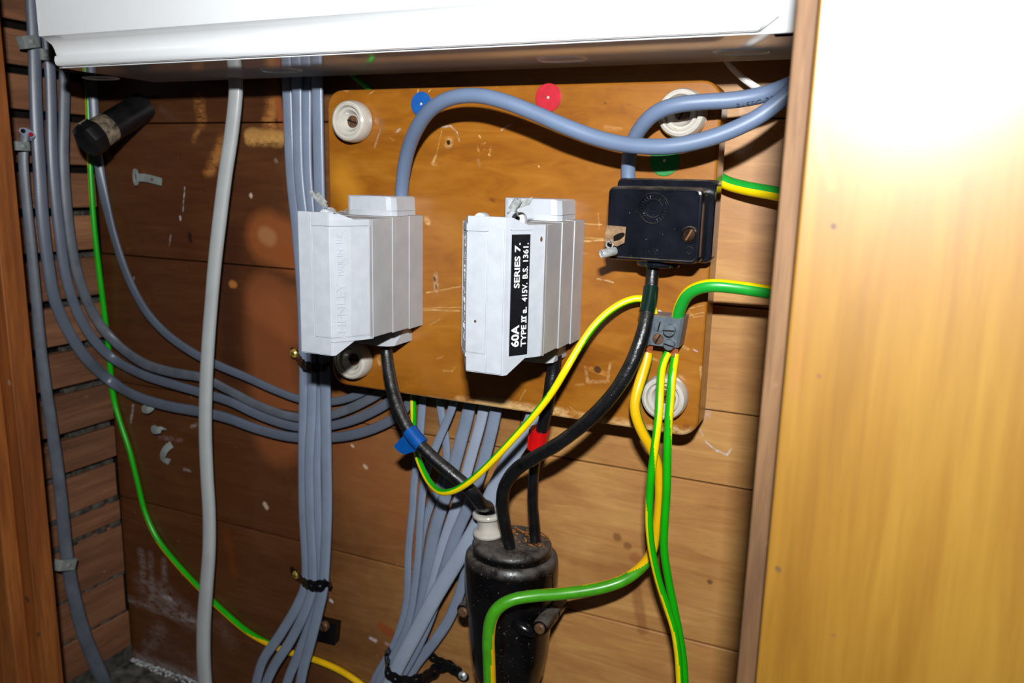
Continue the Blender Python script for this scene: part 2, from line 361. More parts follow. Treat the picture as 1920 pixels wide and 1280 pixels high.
board_marks = [
    bk((760, 745), (1290, 815), 8, bare, -.9, .3), bk((860, 752), (1060, 775), 10, bare, -.85, .3), bk((1060, 776), (1200, 796), 8, bare, -.7), bk((905, 757), (950, 762), 12, bare, .8, .4), bk((1240, 806), (1305, 812), 10, C(190, 165, 130), -.8),
    bk((630, 715), (640, 722), 10, C(120, 60, 20), .5), bk((640, 705), (643, 722), 7, C(90, 42, 16), .6),
    bk((800, 549), (880, 534), 1.3, scr, -.8), bk((790, 578), (880, 575), 1, scr, -.6), bk((795, 581), (880, 583), 1.6, scr, -.8), bk((805, 610), (825, 598), 1.5, scr, -.6),
    bk((1093, 419), (1128, 421), 1.5, scr, -.8), bk((1093, 445), (1130, 447), 1.3, scr, -.8), bk((1093, 452), (1130, 450), 2, scr, -.9), bk((1093, 475), (1128, 477), 1.3, scr, -.7), bk((1122, 400), (1124, 428), 1.5, scr, -.5),
    bk((826, 238), (845, 237), 1.8, C(190, 180, 170), -.8), bk((845, 237), (857, 248), 1.8, C(190, 180, 170), -.8), bk((857, 248), (861, 264), 1.5, C(190, 180, 170), -.8),
    bk((828, 246), (818, 290), 1.2, scr, -.7), bk((818, 290), (812, 305), 2.4, scr, -.8), bk((812, 306), (818, 307), 4, scr, -.8),
    bk((841, 267), (841, 268), 9, bare, -.8), bk((841, 267), (841, 268), 4, hole, 1, .2),
    bk((713, 243), (703, 275), 2, C(190, 170, 150), -.6), bk((750, 242), (742, 250), 2.5, C(190, 180, 170), -.6), bk((730, 258), (738, 263), 1.2, scr, -.6), bk((716, 228), (717, 245), 5, C(120, 90, 60), -.5),
    bk((785, 158), (784, 172), 1.5, scr, .8), bk((645, 168), (650, 169), 3, scr, .7), bk((690, 178), (702, 170), 1.2, scr, -.7), bk((812, 163), (804, 172), 1.2, scr, .8), bk((930, 163), (938, 155), 1, scr, .8),
    bk((940, 244), (958, 233), 2, C(205, 180, 150), -.8), bk((898, 255), (900, 258), 2, scr, .8), bk((903, 271), (910, 268), 1.5, scr, -.8), bk((896, 275), (898, 283), 2, scr, -.7), bk((908, 280), (921, 280), 1.4, scr, -.8), bk((921, 273), (919, 285), 1.3, scr, -.8), bk((917, 289), (918, 290), 2, scr, .8), bk((1010, 312), (1011, 313), 1.6, scr, .9), bk((896, 300), (899, 310), 3, C(150, 110, 70), -.7),
    bk((1135, 238), (1165, 243), 4, C(190, 140, 90), -.6), bk((1160, 170), (1170, 176), 3, C(120, 75, 35), -.6), bk((1175, 195), (1205, 205), 1.3, C(110, 70, 35), -.6), bk((1195, 222), (1180, 223), 1.3, C(110, 70, 35), -.6), bk((1133, 192), (1134, 193), 2, C(90, 55, 30), .7), bk((1165, 203), (1168, 200), 3, C(120, 75, 35), -.7),
    bk((800, 411), (803, 416), 6, bare, -.95), bk((816, 515), (818, 545), 5, C(170, 140, 105), -.75), bk((814, 520), (815, 526), 2, hole, .8), bk((817, 535), (818, 540), 2, hole, .7),
    bk((920, 374), (926, 376), 3, C(110, 60, 20), .8), bk((685, 606), (686, 607), 2, C(90, 50, 20), .8),
    bk((832, 695), (848, 695), 2, scr, -.9), bk((848, 695), (854, 687), 2, scr, -.9), bk((709, 672), (712, 683), 3, scr, -.8), bk((820, 672), (830, 668), 2, scr, -.5),
    bk((1098, 688), (1102, 712), 3, C(176, 136, 88), -.8), bk((1102, 715), (1140, 715), 3.4, C(176, 136, 88), -.85), bk((1140, 712), (1144, 680), 2.6, C(176, 136, 88), -.8), bk((1108, 692), (1135, 700), 5, C(190, 130, 65), -.6), bk((1120, 692), (1121, 693), 6.5, C(60, 40, 25), .9, .2),
    bk((1080, 722), (1095, 719), 2, scr, -.7), bk((975, 750), (985, 730), 1.3, scr, -.5), bk((1070, 762), (1080, 772), 1.4, scr, -.6),
    bk((1288, 579), (1300, 577), 1, scr, -.9), bk((1300, 577), (1325, 570), 1, scr, -.9), bk((1290, 592), (1320, 586), 1, scr, -.7), bk((1300, 594), (1325, 592), 1, scr, -.7), bk((1285, 575), (1300, 595), .9, scr, -.5), bk((1301, 655), (1308, 658), 1.6, chalk, -.9), bk((1220, 671), (1235, 676), 2.4, scr, -.8), bk((1282, 650), (1290, 654), 3, scr, -.7), bk((1236, 584), (1238, 586), 3, chalk, .8), bk((1120, 522), (1150, 530), 1.6, C(200, 170, 130), -.7), bk((1345, 200), (1318, 700), 2.2, C(150, 90, 40), -.6),
    bk((1315, 690), (1318, 715), 4, bare, -.8), bk((1312, 760), (1316, 780), 4, C(100, 60, 25), .5), bk((1284, 799), (1290, 799), 4, C(120, 60, 20), .7),
    bk((640, 335), (660, 370), 26, C(205, 140, 40), .5, .6), bk((740, 640), (860, 700), 45, C(176, 112, 40), .35, .7),
]
M_board = wood('honey_varnished_board', C(120, 66, 12), C(145, 88, 20), C(162, 106, 34), 0, 0.7, 0.3, board_marks, W(*B0), 0.06, 0.5, 0.0, None, .0016, .12, 1.6, .0, .3, .6, coat_r=.3)
M_white = plain('white_enamel', C(246, 248, 249), 0.07, var=0.01, spec=0.6, coat=0.3)
M_fuse = plain('grey_moulded_plastic', C(176, 180, 186), 0.45, var=0.04, vs=120, bump=0.06, bs=900, dust=(0.25, C(150, 140, 125)))
M_fuse_side = plain('grey_moulded_plastic_base', C(166, 166, 168), 0.4, var=0.05, vs=60, bump=0.05, bs=900, dust=(0.5, C(130, 118, 100)))
M_black = plain('black_phenolic', C(20, 22, 29), 0.14, var=0.25, vs=60, spec=0.5, dust=(0.6, C(110, 95, 75)), spots=(700, 0.75, C(150, 140, 125)))
M_rubber = plain('black_rubber', C(17, 17, 20), 0.33, var=0.3, vs=90, bump=0.5, bs=240, dust=(0.28, C(84, 76, 66)), spots=(500, 0.74, C(110, 100, 86)))
M_sleeve = plain('dark_green_sleeve', C(10, 36, 28), 0.2, var=0.1)
M_tape_blue = plain('blue_tape', C(8, 76, 150), 0.3, var=0.12, vs=120)
M_tape_red = plain('red_tape', C(196, 14, 16), 0.3, var=0.1, vs=120)
M_tail = plain('blue_grey_sheath', C(100, 116, 142), 0.45, var=0.03, bump=0.04, bs=700)
M_greyw = plain('dimmed_grey_sheath', C(88, 95, 108), 0.36, var=0.06, vs=40, bump=0.04, bs=600)  # grey sheath darkened so the left cables carry the light fall-off
M_grey = plain('grey_sheath', C(122, 133, 152), 0.33, var=0.06, vs=40, bump=0.04, bs=600)
M_greyd = plain('dimmed_dusty_sheath', C(90, 95, 104), 0.42, var=0.14, vs=50, bump=0.06, bs=600, dust=(0.4, C(90, 86, 82)))  # real dust; base also darkened for the fall-off at the left
M_cond = plain('pale_grey_sheath', C(172, 175, 174), 0.35, var=0.04, vs=40, spots=(240, 0.78, C(90, 88, 84)))
M_greyl = plain('light_grey_sheath', C(146, 156, 174), 0.42, var=0.04, vs=40)
M_wsheath = plain('white_sheath', C(205, 200, 194), 0.5, var=0.04)
M_green = plain('green_insulation', C(24, 156, 48), 0.35, var=0.06)
M_greenb = plain('bright_green_insulation', C(18, 165, 12), 0.32, var=0.05)
M_greenp = plain('olive_green_insulation', C(66, 150, 24), 0.32, var=0.12, vs=120)
M_yellow = plain('yellow_insulation', C(240, 210, 6), 0.32, var=0.05, vs=100)
M_yellowd = plain('ochre_yellow_insulation', C(226, 176, 10), 0.32, var=0.06)
M_porc = plain('white_porcelain', C(188, 182, 171), 0.14, var=0.06, vs=120, coat=0.5, spots=(420, 0.76, C(110, 95, 80)))
M_rust = plain('rusty_screw', C(104, 72, 48), 0.6, 0.3, var=0.3, vs=300)
M_brass = plain('brass_screw', C(200, 170, 80), 0.3, 0.5, var=0.2, vs=300)
M_steel = plain('zinc_screw', C(186, 190, 184), 0.3, 0.4, var=0.15, vs=300)
M_lead = plain('lead_seal', C(176, 180, 178), 0.3, 0.35, var=0.2, vs=400)
M_clip = plain('aluminium_clip', C(140, 146, 142), 0.5, 0.2, var=0.1, vs=200)
M_iron = plain('black_bitumen_iron', C(11, 11, 13), 0.2, var=0.4, vs=50, spec=0.55, bump=0.25, bs=140, dust=(0.8, C(92, 84, 76)), spots=(520, 0.70, C(128, 116, 100)))
M_strap = plain('black_coated_strap', C(10, 11, 14), 0.2, var=0.2)
M_copper = plain('copper', C(205, 112, 70), 0.35, 0.4, var=0.3, vs=500)
M_term = plain('grey_terminal_body', C(92, 102, 110), 0.4, 0.2, var=0.12, vs=150, dust=(0.8, C(140, 110, 85)))
M_termscr = plain('grey_terminal_screw', C(104, 112, 120), 0.35, 0.3, var=0.12, vs=200)
M_label = plain('black_label', C(16, 17, 22), 0.4, var=0.2, vs=200, spots=(600, 0.78, C(90, 92, 100)))
M_ink = plain('white_lettering', C(225, 228, 230), 0.5, var=0.02)
M_print = plain('dark_print', C(30, 34, 46), 0.6, var=0.1)
M_tab = plain('brassy_tab', C(160, 128, 96), 0.25, 0.4, var=0.25, vs=160)
M_screwb = plain('dark_bronze_screw', C(60, 38, 26), 0.3, 0.6, var=0.5, vs=300)
M_pipe = plain('black_pipe_enamel', C(20, 19, 20), 0.34, var=0.4, vs=80, spec=0.6)
M_pipe_d = plain('worn_pipe_end', C(150, 134, 112), 0.5, 0.3, var=0.5, vs=120, bump=0.4, bs=200)
M_chip = plain('wood_shavings', C(160, 100, 48), 0.8, var=0.4, vs=300)
M_dust = plain('white_rubble', C(176, 176, 178), 0.95, var=0.3, vs=300)
M_core_r = plain('red_core', C(170, 20, 30), 0.4, var=0.1)
M_core_k = plain('black_core', C(20, 20, 24), 0.4, var=0.1)
M_disc = {'blue': plain('blue_disc_card', C(10, 82, 158), 0.5, var=0.12, vs=200), 'red': plain('red_disc_card', C(178, 16, 38), 0.5, var=0.1, vs=200), 'green': plain('green_disc_card', C(10, 122, 48), 0.5, var=0.1, vs=200)}

# ------------------------------------------------------------------ setting
wall = setting('wall_back')
def plank(x0, x1, z0, z1, pr=0.0):
    m = Mb(); m.box(x0+.2, x1-.2, -15+pr, pr, z0+.5, z1-.5, 0.7, 1); o = m.build('plank', M_plank, wall); return o
XL, XR = -317, 378
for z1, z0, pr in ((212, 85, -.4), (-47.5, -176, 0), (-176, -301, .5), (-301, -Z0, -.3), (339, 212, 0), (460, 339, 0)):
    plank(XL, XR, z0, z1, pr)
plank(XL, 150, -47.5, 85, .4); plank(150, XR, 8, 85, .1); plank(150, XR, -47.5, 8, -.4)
m = Mb(); m.box(XL-14, XR+20, -22, -17, -Z0, 460); m.build('backing_sheet', M_dark, wall)

wl = setting('wall_left')
m = Mb(); m.box(-336, -328, -15, 230, -Z0, 460); m.build('lining_board', M_dark, wl)
gaps = [(145, 222), (147, 317), (140, 397), (130, 478), (140, 566), (145, 649), (150, 726), (160, 808), (165, 880), (172, 953), (180, 1000), (200, 1090), (206, 1163), (222, 1225)]
zs = [AX(u, v, -314)[2] for u, v in gaps]
zs = [zs[0]+38+38, zs[0]+38]+zs
zs = [zs[0]+80, zs[0]+40]+zs
for i in range(len(zs)-1):
    a, b = zs[i], zs[i+1]
    hw = 3.9 if i < 12 else (3.0 if i < 14 else 1.4)
    pr = random.uniform(-1, 1)
    m = Mb(); m.box(-326, -314+pr, 2 if i % 3 else 4.5, 215, b+hw, a-hw+(0.6 if i > 12 else 0), 1.0, 1)
    M = Matrix.Rotation(math.radians(random.uniform(-.5, .5)), 4, 'X')
    m.build('lath', M_lath, wl)
    if i > 3:                                    # plaster squeezed between the laths
        m = Mb(); n = 12
        for k in range(n):
            y0 = 3+k*17
            if i < 11 and (k > 2 or random.random() < .3): continue
            d = random.uniform(3, 6) if i < 12 else random.uniform(0.2, 1.5)
            m.box(-327, -314-d, y0, y0+random.uniform(12, 17), b-hw-.4, b+hw*(.1 if i < 12 else 1.0), 0.8, 1)
        o = m.build('plaster_key', M_plaster, wl); o['kind'] = 'stuff'
m = Mb(); m.box(-328, -315, 0, 200, -Z0, zs[-1], 1, 1); m.build('plaster_foot', M_plaster, wl)

m = Mb(); m.box(-345, 440, -22, 420, -Z0-12, -Z0, 0); fo = m.build('floor', M_floor, origin=(0, 0, -Z0)); struct(fo)
# side of the cupboard behind the right-hand frame
wr = setting('wall_right')
for i in range(2):
    m = Mb(); m.box(378, 392, -14+i*113, 96+i*113 if i else 98, -Z0, 460, .6, 1); m.build('plank', M_plank, wr)

# left door post
XP = AT(120, 1280, 126)[0]
post_marks = [mk((17, 716), (18, 718), 4, C(150, 130, 110), .8, .3, 146), mk((50, 1122), (52, 1125), 5, C(60, 45, 40), .8, .3, 146), mk((72, 1190), (73, 1192), 5, C(60, 45, 40), .8, .3, 146), mk((53, 1270), (54, 1273), 5, C(60, 45, 40), .8, .3, 146),
              mk((18, 960), (14, 968), 3, chalk, -.8, .3, 146), mk((27, 1088), (33, 1088), 2, chalk, -.8, .3, 146), mk((26, 1095), (25, 1103), 2, chalk, -.6, .3, 146)]
M_post = wood('stained_softwood', C(92, 46, 18), C(134, 74, 30), C(172, 104, 46), 2, 1.4, 0.5, post_marks, Vector((0, 0, 0)), 0.25, 0.1, 0.0, None, .002, .45, .5, .1)
tl = setting('trim_1')
m = Mb(); m.box(XP-120, XP, 126, 146, -Z0, 460, 1.0, 2); m.build('post_board', M_post, tl)
xa = AT(33, 1280, 160)[0]
m = Mb(); m.box(xa-90, xa, 146, 160, -Z0, 460, 1.5, 2); m.build('architrave', M_post, tl)

# right door frame, close to the lens
DP = 240
pm = lambda a, b, R, col, s=1.0, soft=.35: mk(a, b, R, col, s, soft, DP)
panel_marks = [pm((1562, 423), (1563, 425), 5, C(80, 50, 35), .9), pm((1536, 704), (1537, 705), 4, C(130, 80, 45), .9), pm((1458, 1066), (1460, 1068), 5, C(90, 70, 45), .8), pm((1577, 291), (1578, 292), 4, C(140, 95, 50), .8), pm((1562, 1190), (1563, 1191), 3, C(130, 80, 45), .8),
    pm((1596, 0), (1600, 60), 6, C(150, 110, 90), -.6, .8), pm((1590, 90), (1583, 150), 6, C(150, 115, 90), -.7, .8), pm((1560, 20), (1570, 60), 9, C(190, 120, 40), .5, .9), pm((1575, 135), (1578, 140), 6, C(190, 120, 40), .8, .8), pm((1555, 110), (1560, 130), 6, C(200, 140, 60), .5, .8),
    pm((1535, 260), (1560, 350), 7, C(190, 130, 60), .4, .9), pm((1512, 560), (1490, 740), 9, C(150, 95, 50), -.45, .9), pm((1530, 180), (1540, 300), 6, C(190, 140, 70), .4, .9)]
M_panel = wood('pale_varnished_panel', C(122, 80, 14), C(142, 100, 26), C(158, 118, 38), 2, 1.2, 0.5, panel_marks, Vector((0, 0, 0)), 0.05, 0.8, 0.0, None, .001, .12, .5, 0, coat_r=.33)
M_strip = wood('rough_brown_edge', C(58, 38, 22), C(104, 72, 42), C(140, 106, 70), 2, 1.6, 0.7, [], Vector((0, 0, 0)), 0.5, 0, 0.0, None, .002, .5, .8, .1)
tr = setting('trim_2')
xs0, xs1 = AT(1494, 0, DP-3)[0], AT(1538, 0, DP-3)[0]
m = Mb(); m.box(xs0, xs1-.6, DP-22, DP-3, -Z0, 460, .8, 2); m.build('edge_strip', M_strip, tr)
m = Mb(); m.box(xs1, xs1+330, DP-22, DP, -Z0, 460, 1.0, 2); m.build('face_board', M_panel, tr)
m = Mb()
for u, v, r in ((1575, 65, 1.3), (1572, 122, .9), (1588, 130, .8), (1580, 178, .9), (1574, 240, .5)):
    p = AT(u, v, DP); m.lathe(((0, .5), (r*.7, .35), (r, 0)), p, (0, 1, 0), 10)
o = m.build('varnish_blob', plain('varnish_glint', C(245, 235, 215), 0.08, var=.02), tr); o['kind'] = 'stuff'  # varnish drops, their gloss glints put into a near-white colour

# rubble at the foot of the wall
m = Mb()
for i in range(230):
    t = random.random(); u = 235+t*150; v = 1226+t*46+random.uniform(-6, 22)*(.4+t)
    p = AZ(u, v, -Z0); r = random.uniform(.5, 2.6)*(1.2-.3*t)
    if p[1] < 1: p = (p[0], 1.5, p[2])
    b = bmesh.new(); bmesh.ops.create_icosphere(b, subdivisions=1, radius=r)
    for q in b.verts: q.co *= random.uniform(.6, 1.2); q.co.z = max(q.co.z*.6, -.2*r)
    m.take(b, 0, Matrix.Translation((p[0], -p[1], p[2]+.1)))
o = m.build('plaster_rubble', M_dust); tag(o, 'crumbs of white plaster and dust along the foot of the plank wall', 'rubble'); o['kind'] = 'stuff'

# ------------------------------------------------------------------ white consumer unit
ZU = 245.6
cu = thing('consumer_unit', 'white metal consumer unit with a rolled lower lip above the wooden board', 'consumer unit', (50, 20, ZU))
DL = AZ(430, 112.5, ZU)[1]                    # front lip of the tray
XC0, XC1 = AT(111, 132, DL)[0], AT(1492, 70, DL)[0]
m = Mb()
m.box(XC0, XC1, 20, DL-8, ZU, ZU+210, 2.2, 3)
m.box(XC0, XC1, DL-11, DL, ZU, ZU+1.1, .4, 2)
m.prism([(XC0, ZU), (XC0+4, ZU), (XC0+4, ZU+7), (XC0+1.2, ZU+12), (XC0, ZU+12)], 'd', DL-11, DL, .4, 1)
m.prism([(XC1, ZU), (XC1-12, ZU), (XC1-20, ZU+.8), (XC1-8.5, ZU+10), (XC1-8.5, ZU+200), (XC1, ZU+200)], 'd', DL-11, DL, .6, 2)
m.build('tray', M_white, cu)
def pz(v, D): return AT(430, v, D)[2]
za, zb_, zc = pz(106.8, DL+6), pz(75, DL+2), pz(42, DL+15)
prof = [(DL-6, za+.5), (DL+2, za), (DL+4.6, za+.2), (DL+6.1, za+1.6), (DL+6.6, za+4), (DL+6.0, za+7), (DL+4.4, zb_-4), (DL+3.1, zb_-1), (DL+3.1, zb_+1.5), (DL+3.4, zc-11), (DL+4.3, zc-8), (DL+6.0, zc-5.0), (DL+8.8, zc-2.2), (DL+12.4, zc-.45), (DL+14.8, zc), (DL+15.2, zc+.9), (DL+15.2, ZU+209), (DL-6, ZU+209)]
m = Mb()
L = []
for x in (XC0+2.2, XC0+5, XC0+12, XC1-20, XC1-12, XC1-8.7):
    L.append([Vector((x, -d, z)) for d, z in prof])
for i, (d, z) in enumerate(prof):              # the door face overhangs on the left, the right end is mitred back
    if d > DL+7: L[0][i].x = XC0+.4; L[1][i].x = XC0+3
    if z < za+8: L[0][i].x = XC0+4.2
    if d > DL+3: L[5][i].y = -(DL+3)          # right end chamfers back
    if z < za+7: L[5][i].x -= 9*(1-(z-za)/7); L[4][i].x -= 6.5*(1-(z-za)/7)
m.loft(L)
m.build('cover', M_white, cu, 38, None, None)
for u, v in ((215, 150), (560, 139), (1060, 114), (1400, 106)):
    p = AZ(u, v, ZU); m = Mb(); n = 28; lo_ = []
    a, b_ = 17, 10
    def ring(k, h): return [Vector((p[0]+math.copysign(a-b_, math.cos(q))+b_*k*math.cos(q), -(58)+b_*k*math.sin(q), ZU-h)) for q in [2*PI*(j+.5)/n for j in range(n)]]
    m.loft([ring(1.06, -.2), ring(1.06, .0), ring(1.0, .7), ring(.9, .7), ring(.84, .1)])
    m.build('knockout', M_white, cu)

# ------------------------------------------------------------------ mounting board
bo = thing('mounting_board', 'honey varnished wooden board with rounded corners carrying the fuse boxes', 'board', B0)
def rrect(x0, x1, z0, z1, r, n=6):
    out = []
    for cx, cz, a in ((x1-r, z1-r, 0), (x0+r, z1-r, 90), (x0+r, z0+r, 180), (x1-r, z0+r, 270)):
        for k in range(n+1):
            q = math.radians(a+90*k/n); out.append((cx+r*math.cos(q), cz+r*math.sin(q)))
    return out
m = Mb()
def lp(ins, D): return [Vector((x, -D, z)) for x, z in rrect(ins, 300-ins, ins, 232-ins, 13-ins)]
m.loft([lp(.6, 22), lp(0, 22.6), lp(0, 43), lp(.5, 44.3), lp(1.6, 45)])
m.build('board', M_board, bo)
for x, z in ((60, 100), (240, 100)):
    m = Mb(); m.box(x-12, x+12, .8, 22, z-80, z+80, .5, 1); m.build('batten', M_plank, bo)

# porcelain cleats at the corners of the board
def cleat(u, v, where, tilt=(0, 0)):
    p = AT(u, v, 54); c = (p[0], 45.0, p[2])
    t = thing('porcelain_cleat', 'white porcelain screw cup at the %s corner of the wooden board' % where, 'porcelain cup', c, 'porcelain cups on the board corners')
    m = Mb(); m.lathe(((13.5, 0), (15.2, 1), (15.6, 4), (15.2, 9), (14.2, 11.4), (12.6, 12.4), (11.4, 12.1), (10.9, 11.0), (10.5, 8.8), (10.1, 8.4), (9.6, 9.2), (8.4, 9.2), (7.9, 8.6), (7.2, 6.8), (6.2, 5.5), (5.2, 4.4), (.1, 4.3)), c, (0, 1, 0), 48)
    m.build('cup', M_porc, t)
    m = Mb(); m.lathe(((4.6, 4.0), (4.6, 5.0), (4.0, 5.6), (0.1, 5.8)), c, (0, 1, 0), 24); sc = m.build('screw', M_rust, t)
    m = Mb(); a = random.uniform(0, PI); m.box(-4.2, 4.2, -.2, .5, -.45, .45, M=Matrix.Translation((c[0], -c[1]-5.5, c[2])) @ Matrix.Rotation(a, 4, 'Y')); m.build('screw_slot', M_dark, sub(sc))
cleat(655, 227, 'upper left'); cleat(1277, 212, 'upper right'); cleat(658, 676, 'lower left'); cleat(1244, 746, 'lower right')

def disc(u, v, r, col, where):
    p = AT(u, v, 45.5); c = (p[0], 45.0, p[2])
    t = thing('marker_disc', '%s round disc pinned to the wooden board %s' % (col, where), 'disc', c, 'coloured marker discs')
    m = Mb(); m.lathe(((r, 0.05), (r, .7), (r-.3, .9), (.1, .9)), c, (0, 1, 0), 40); m.build('disc', M_disc[col], t)
    m = Mb(); m.lathe(((1.1, .8), (1.0, 1.3), (.5, 1.7), (.05, 1.8)), c, (0, 1, 0), 12); m.build('pin', M_steel, t)
disc(790, 195, 8.6, 'blue', 'under the arch of the thick grey cable'); disc(1028, 183, 9.4, 'red', 'near its top edge'); disc(1246, 301, 9.8, 'green', 'above the black connector block')

# ------------------------------------------------------------------ fuse boxes
def fuse(x0, zb, side, label):
    """x0 left of base, zb z of base bottom, side=+1 flap on the right"""
    ft = thing('service_fuse', label, 'fuse box', (x0+29.5, 45, zb), 'grey fuse boxes')
    zt = zb+83.5
    m = Mb()
    for d0, d1, i in ((45, 64.4, 0), (64.3, 85.9, .6), (85.8, 111.5, 1.2)):
        m.box(x0+i, x0+59-i, d0, d1, zb+i, zt-i*.6, .4, 2)
    m.box(x0+57.0, x0+57.9, 111, 114, zb+1.2, zt-.8, .3, 2); m.box(x0+1.1, x0+2, 111, 114, zb+1.2, zt-.8, .3, 2)
    base = m.build('base', M_fuse_side, ft)
    # carrier with its long nose
    X = (lambda x: x0+x) if side > 0 else (lambda x: x0+59-x)
    pts = [(2, 112), (17, 137), (42, 137), (50.3, 125.5), (57.3, 112)]
    def cut(dm):
        def xl(d): return 2+(d-112)/25*15
        def xr(d): return 42+(137-d)/11.5*8.3 if d > 125.5 else 50.3+(125.5-d)/13.5*7
        out = [(xl(dm), dm), (17, 137), (42, 137)]
        out.append((50.3, 125.5) if dm < 125.5 else (xr(max(dm, 125.5)), max(dm, 125.5)+.001))
        out.append((xr(dm), dm-.002)); return out
    m = Mb(); L = []
    for z, dm in ((zb-8.7, 134.5), (zb+.6, 123), (zb+.62, 110.5), (zt-.9, 110.5), (zt-.88, 123), (zt+3.6, 133.5)):
        L.append([Vector((X(a), -d, z)) for a, d in cut(dm)])
    m.loft(L)
    # rails above and below the flap
    def shell(o0, o1, xs):
        P = [Vector(p) for p in xs]; n = len(P); out = []
        for o_ in (o0, o1):
            row = []
            for i in range(n):
                a = P[max(i-1, 0)]; b = P[min(i+1, n-1)]; t = (b-a).normalized(); nn = Vector((-t.y, t.x)) if True else None
                if nn.y < 0: nn = -nn
                row.append(P[i]+nn*o_)
            out.append(row)
        return out[0]+out[1][::-1]
    face = [(29, 137), (36, 137), (42, 137), (50.3, 125.5), (57.2, 112.2)]
    for za, zc in ((zt-5.2, zt-1.0), (zb+.7, zb+3.2)):
        m.prism([(X(a), d) for a, d in shell(-.5, 1.0, face[0:])], 'z', za, zc)
    m.prism([(X(a), d) for a, d in ((17.4, 136.6), (28.2, 136.6), (28.2, 137.9), (17.8, 137.9))], 'z', zb-8, zt+3.2, .25, 2)
    m.prism([(X(a), d) for a, d in ((28.2, 136.6), (42, 136.6), (41.8, 137.9), (28.2, 137.9))], 'z', zb-8, zb+3.1, .2, 2)
    m.prism([(X(a), d) for a, d in ((28.2, 136.6), (42, 136.6), (41.8, 137.9), (28.2, 137.9))], 'z', zt-5.1, zt+3.2, .2, 2)
    m.build('carrier', M_fuse, ft, 20)
    m = Mb(); m.prism([(X(a), d) for a, d in shell(-.4, .75, face)], 'z', zb+3.7, zt-5.9, .3, 2)
    flap = m.build('flap', M_fuse, ft, 20)
    # lugs for the seal wire
    for cx, d0, d1, cz, r in ((X(21), 106, 111, zt+1.2, 4.6), (X(36), 127, 134, zt+1.4, 4.2)):
        m = Mb()
        m.prism([(cx-r, zt-2)]+[(cx+r*math.cos(PI-PI*k/10), cz+r*math.sin(PI-PI*k/10)) for k in range(11)]+[(cx+r, zt-2)], 'd', d0, d1, .5, 2)
        lug = m.build('seal_lug', M_fuse, ft)
        m = Mb(); m.lathe(((1.5, -.4), (1.5, .05), (.1, .06)), (cx, d1+.2, zt+2), (0, 1, 0), 16); m.build('lug_hole', M_dark, lug)
    # cable hoods
    m = Mb(); m.loft([[Vector((x0+10+a*i_, -d, z)) for a, d in ((0, 45), (0, 70), (2, 73.5), (5, 75), (36, 75), (39.5, 73.5), (42, 70), (42, 45))] for z, i_ in ((zt-1, 1), (zt+3.2, 1), (zt+3.3, .985), (zt+3.5, 1), (zt+12.6, .985), (zt+13.6, .95))])
    m.build('upper_hood', M_fuse, ft)
    m = Mb(); m.loft([[Vector((x0+a, -d, z)) for a, d in lp2] for z, lp2 in (
        (zb+1, ((14, 45), (14, 52), (16, 54), (18, 56), (42, 56), (47, 54), (49, 51), (49, 45))),
        (zb-13, ((10, 45), (10, 70), (12, 74), (16, 76), (40, 76), (46, 74), (49, 70), (49, 45))))])
    m.build('lower_hood', M_fuse, ft)
    return ft, flap, X, face, zb, zt
F1 = fuse(27, 57, 1, 'grey service fuse box with plain embossed flap, left of the two on the wooden board')
F2 = fuse(154.6, 59, -1, 'grey service fuse box with a black lettered label down its side')
# embossed lettering on the flaps (reads upwards)
def facet_map(X, a, b, zstart, off):
    # facet from 2d point a to b; line of text runs up z, letters' up direction runs from b towards a
    A = Vector((X(a[0]), -a[1], 0)); B = Vector((X(b[0]), -b[1], 0)); d = (A-B).normalized()
    nrm = Vector((0, 0, 1)).cross(d).normalized()
    if nrm.y > 0: nrm = -nrm
    return A, B, d, nrm
def facet_z(X, a, b, t, u, v):
    """z on the facet where photo row v falls, at fraction t between a and b"""
    D = a[1]*(1-t)+b[1]*t; return AT(u, v, D)[2]
def word(mb, fz, txt, t0, t1, u, v0, v1, bold, thick, off, flip=False):
    ft, flap, X, face, zb, zt = fz
    a, b = (42, 137), (50.3, 125.5)
    A, B, d, nrm = facet_map(X, a, b, 0, off)
    z0 = facet_z(X, a, b, (t0+t1)/2, u, v0); z1 = facet_z(X, a, b, (t0+t1)/2, u, v1)
    base = A*(1-t1)+B*t1; hgt = (B-A).length*(t1-t0)
    put_text(mb, txt, lambda p, q, h: base+d*q+nrm*(off+h)+Vector((0, 0, z0+p)), z1-z0, hgt, bold, thick)
m = Mb()
word(m, F1, 'HENLEY', .30, .72, 638, 622, 530, 0, .5, .74); word(m, F1, 'MADE', .36, .62, 638, 516, 488, 0, .45, .74); word(m, F1, 'IN', .36, .62, 638, 480, 467, 0, .45, .74); word(m, F1, 'U.K.', .36, .62, 638, 456, 435, 0, .45, .74)
m.build('raised_lettering', M_fuse, sub(F1[1]))
# second fuse: lettering on the flap's far facet (read downwards on the mirrored side)
def word2(mb, txt, t0, t1, z0, z1):
    ft, flap, X, face, zb, zt = F2
    A = Vector((X(42), -137, 0)); B = Vector((X(50.3), -125.5, 0)); d = (A-B).normalized(); nrm = Vector((0, 0, 1)).cross(d)
    if nrm.y > 0: nrm = -nrm
    base = A*(1-t0)+B*t0; hgt = (B-A).length*(t1-t0)
    put_text(mb, txt, lambda p, q, h: base-d*q+nrm*(.74+h)+Vector((0, 0, z0+p)), z1-z0, hgt, 0, .3)
m = Mb(); zb = F2[4]
word2(m, 'HENLEY', .3, .7, zb+10, zb+43); word2(m, 'MADE', .36, .62, zb+47, zb+57); word2(m, 'IN', .36, .62, zb+60, zb+64.5); word2(m, 'U.K.', .36, .62, zb+68, zb+75)
m.build('raised_lettering', M_fuse, sub(F2[1]))
